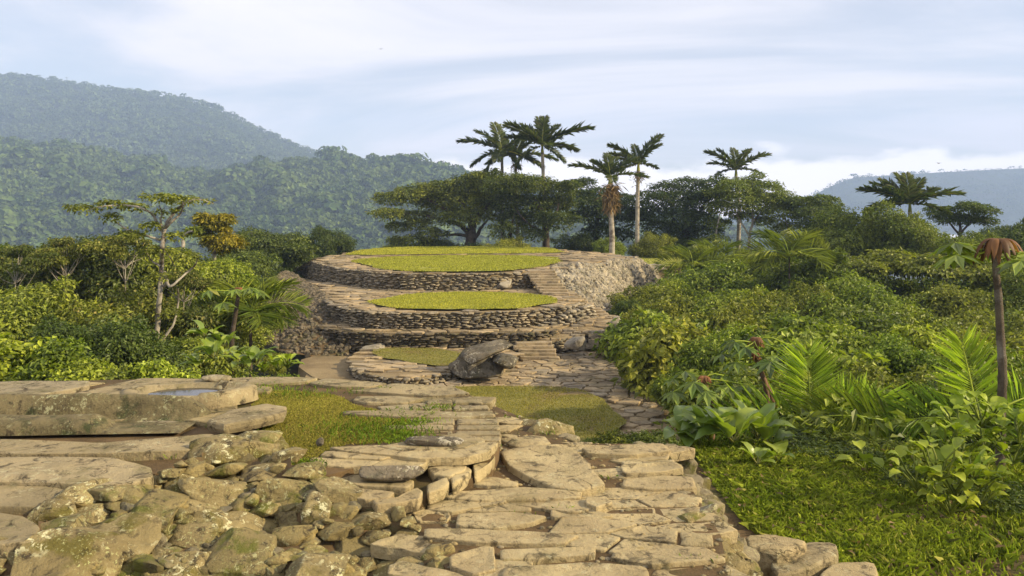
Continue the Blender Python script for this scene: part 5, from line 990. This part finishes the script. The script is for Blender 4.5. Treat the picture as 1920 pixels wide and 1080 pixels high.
bigplant('lower heart-leaved plant overhanging the grass at right', 5.9, [(1720, 920), (1760, 900), (1790, 930), (1830, 950), (1780, 965), (1840, 915)], .12, .11, 12, 'lf_bright', 45, 'heart_leaved_plant')
bigplant('pair of upright arrow-shaped leaves at the top of the grass slope', 6.7, [(1630, 900), (1680, 905)], .16, .12, 4, 'lf_bright', 46, 'arrow_leaved_plant')
bigplant('spiky narrow-leaved plant between the two heart-leaved plants', 6.0, [(1825, 905)], .26, .04, 12, 'lf_big', 47, 'spiky_plant', .08)
bigplant('small glossy sprout at the corner where path meets grass', 6.9, [(1420, 872), (1460, 866)], .16, .08, 5, 'lf_big', 48, 'sprout', .08)

# ---- leaf litter and undergrowth over the slopes
def under():
    g = np.random.default_rng(7); Q = np.concatenate([g.uniform((2.2, 7.4), (34, 50), (170000, 2)), g.uniform((-34, 7.2), (-4.5, 50), (130000, 2))]); Q = Q[(Q[:, 0]/Q[:, 1] < .8) & (Q[:, 0]/Q[:, 1] > -.85)]
    xr = np.interp(Q[:, 1], [0, 8, 12, 20, 24, 28, 38, 50], [4.6, 2.4, 3.7, 3.6, 4.3, 5.3, 8.2, 6]); xl = np.interp(Q[:, 1], [7, 8, 12, 15, 20, 26, 38, 50], [0, -2.5, -3.6, -4.8, -5.8, -8.8, -12, -10]); Q = Q[(Q[:, 0] > xr) | (Q[:, 0] < xl)]
    k = snoise(Q, 9, .9, 3); Q = Q[k > -.5]; n = len(Q); k = snoise(Q, 9, .9, 3); z = G(Q[:, 0], Q[:, 1])+CZ+g.uniform(0, .55, n)*(.5+np.clip(k, 0, 1)); d = g.normal(size=(n, 3)); d[:, 2] *= .4
    return MB().add(*leaves(np.column_stack([Q, z]), g.normal(size=(n, 3))*.5+[0, 0, .9], d, g.uniform(.08, .2, n), .07))
stuff('undergrowth', under(), M['lf_mid'], 'dense low undergrowth covering the slopes beneath the bushes', 'undergrowth')

# ================================================================== HILLS
def hill(name, crest, d0, d1, h0, seed, gul, label, ncrown, cs, mat, palms=0, nl=70, back=.5, fp=.9, nr=.35):
    g = np.random.default_rng(seed); cx = [c[0] for c in crest]; ch = [(HY-c[1])/F*d1 for c in crest]
    def S(px, t):
        hc = np.interp(px, cx, ch); d = d0+(d1-d0)*np.minimum(t, 1)+(np.maximum(t, 1)-1)*(d1-d0)*1.2; q = np.stack([px/140, t*2.2], -1).reshape(-1, 2); nz = snoise(q, seed, .9, 4).reshape(px.shape)
        d = d+nz*gul*np.clip(1.15-t, 0, 1); h = np.where(t <= 1, h0+(hc-h0)*np.clip(t, 0, 1)**fp, hc-(t-1)*(hc-h0)*.8)+nz*gul*.18*np.clip(t*4, 0, 1)*np.clip((1.02-t)*5, 0, 1)
        return np.stack([(px-960)/F*d, d, CZ+h], -1)
    px, t = np.meshgrid(np.linspace(cx[0], cx[-1], 150), np.linspace(-.1, 1+back, 80)); V = S(px, t).reshape(-1, 3); n = 150; i = np.arange(79)[:, None]*n; j = np.arange(n-1)
    struct(name, MB().add(V, np.stack([i+j, i+j+1, i+n+j+1, i+n+j], -1).reshape(-1, 4)), M['hill'], True)
    a = g.uniform(max(cx[0], -220), min(cx[-1], 2150), ncrown); tt = g.uniform(0, 1.02, ncrown); P = S(a, tt); r = cs*g.uniform(.5, 1.4, ncrown)**1.2; r *= .8+.5*(snoise(np.stack([a/60, tt*8], 1), seed+5, 1, 3) > .2)
    P[:, 2] += r*g.uniform(.1, .9, ncrown); N_ = ncrown*nl; idx = np.repeat(np.arange(ncrown), nl); d = g.normal(size=(N_, 3)); d[:, 2] = np.abs(d[:, 2])*.9+.1; d /= np.linalg.norm(d, axis=1)[:, None]; d[:, 1] = -np.abs(d[:, 1])*np.sign(g.uniform(-.35, 1, N_))
    R_ = r[idx][:, None]; C = P[idx]+d*R_*[1, 1, .62]*g.uniform(.72, 1.08, (N_, 1)); lv = leaves(C, d+g.normal(size=(N_, 3))*nr, g.normal(size=(N_, 3)), R_[:, 0]*g.uniform(.35, .62, N_), R_[:, 0]*.4)
    mb = MB().add(*lv)
    if palms:      # emergent palms breaking the skyline
        a = g.uniform(max(cx[0], -50), cx[-1]-40, palms); P = S(a, g.uniform(.93, 1.0, palms))
        for p in P:
            hgt = cs*g.uniform(.9, 1.7); mb.add(*tube([p, p+[0, 0, hgt]], [cs*.05, cs*.04], 4)); k = 9; th = g.uniform(0, 6.28, k); D_ = np.stack([np.cos(th), np.sin(th), g.uniform(-.15, .35, k)], 1); mb.add(*leaves(np.tile(p+[0, 0, hgt], (k, 1)), np.tile([0, 0, 1.], (k, 1)), D_, cs*.62, cs*.28, -.2))
    stuff('forest_canopy', mb, M[mat], label, 'forest')
if 1:
    hill('near_hill', [(-500, 248), (-200, 256), (0, 270), (60, 276), (130, 290), (230, 313), (330, 326), (420, 330), (470, 324), (530, 313), (600, 305), (660, 304), (740, 310), (800, 320), (880, 334), (960, 353), (1060, 380), (1200, 408), (1350, 433), (1500, 448)], 330, 640, -46, 3, 30,
         'dense jungle canopy covering the nearer ridge at left', 8500, 5.4, 'lf_hill', 26, 46, nr=.18)
    hill('far_mountain', [(-700, 150), (-300, 130), (0, 143), (60, 145), (130, 155), (200, 168), (280, 176), (350, 187), (410, 206), (460, 232), (520, 258), (560, 275), (600, 295), (650, 320), (760, 370)], 720, 1220, -40, 6, 56,
         'hazy forest covering the tall mountain at upper left', 13000, 5.6, 'lf_hill2', 70, 26, nr=.2)
    hill('distant_ridge', [(1050, 420), (1250, 425), (1400, 405), (1500, 378), (1555, 350), (1600, 333), (1700, 326), (1800, 321), (1920, 315), (2200, 300), (2600, 280)], 1300, 1650, -40, 9, 30, 'misty forest on the far ridge at right', 5000, 4, 'lf_hill2', 0, 16)
# emergent palm on the near ridge and two birds
palm('tiny lone palm breaking the skyline of the nearer ridge', 636, (737, 303), (737, 318), [(180, 20, 1, 0), (0, 20, 1, 0), (120, 35, .8, 0), (60, 35, .8, 0), (-90, 15, .8, 0)], 1.1, False, group='tall palms', L=4.2, seed=11)
def bird(label, px, py, d, s):
    x, y, z = D(px, py, d); r = thing('bird', label, 'bird', (x, y, z)); v, f = rock((0, 0, 0), (.09*s, .3*s, .08*s), 5, 2, .6, 0, 0, .0, .9); obj('body', MB().add(v, f).mesh('body', M['barkd']), r)
    for sd_ in (-1, 1): obj('wing', MB().add([[0, -.06*s, .02], [sd_*.18*s, -.03*s, .08*s], [sd_*.42*s, .06*s, .03*s], [sd_*.18*s, .07*s, .07*s], [0, .08*s, .02]], [[0, 1, 2, 3, 4]]).mesh('wing', M['barkd'], False), r)
bird('tiny dark bird flying high above the far ridge at right', 1760, 306, 90, 1); bird('tiny dark bird high in the sky left of centre', 714, 92, 90, .8)
# ================================================================== air
if HAZE:
    x0, x1, y0, y1, z0, z1 = -1250., 1900., -260., 1950., CZ-66, CZ+235
    V = [(x, y, z) for z in (z0, z1) for y in (y0, y1) for x in (x0, x1)]
    m = bpy.data.materials.new('haze_air'); m.use_nodes = True; nt = m.node_tree; nt.nodes.clear(); o_ = nt.nodes.new('ShaderNodeOutputMaterial'); pv = nt.nodes.new('ShaderNodeVolumePrincipled')
    pv.inputs['Color'].default_value = (.50, .66, 1, 1); pv.inputs['Density'].default_value = HAZE; pv.inputs['Anisotropy'].default_value = .0; nt.links.new(pv.outputs[0], o_.inputs['Volume'])
    me = bpy.data.meshes.new('haze'); me.from_pydata(V, [], [(0, 2, 3, 1), (4, 5, 7, 6), (0, 1, 5, 4), (2, 6, 7, 3), (0, 4, 6, 2), (1, 3, 7, 5)]); me.materials.append(m); tag(obj('haze', me), 'thin blue haze hanging in the valley air', 'haze', kind='stuff')
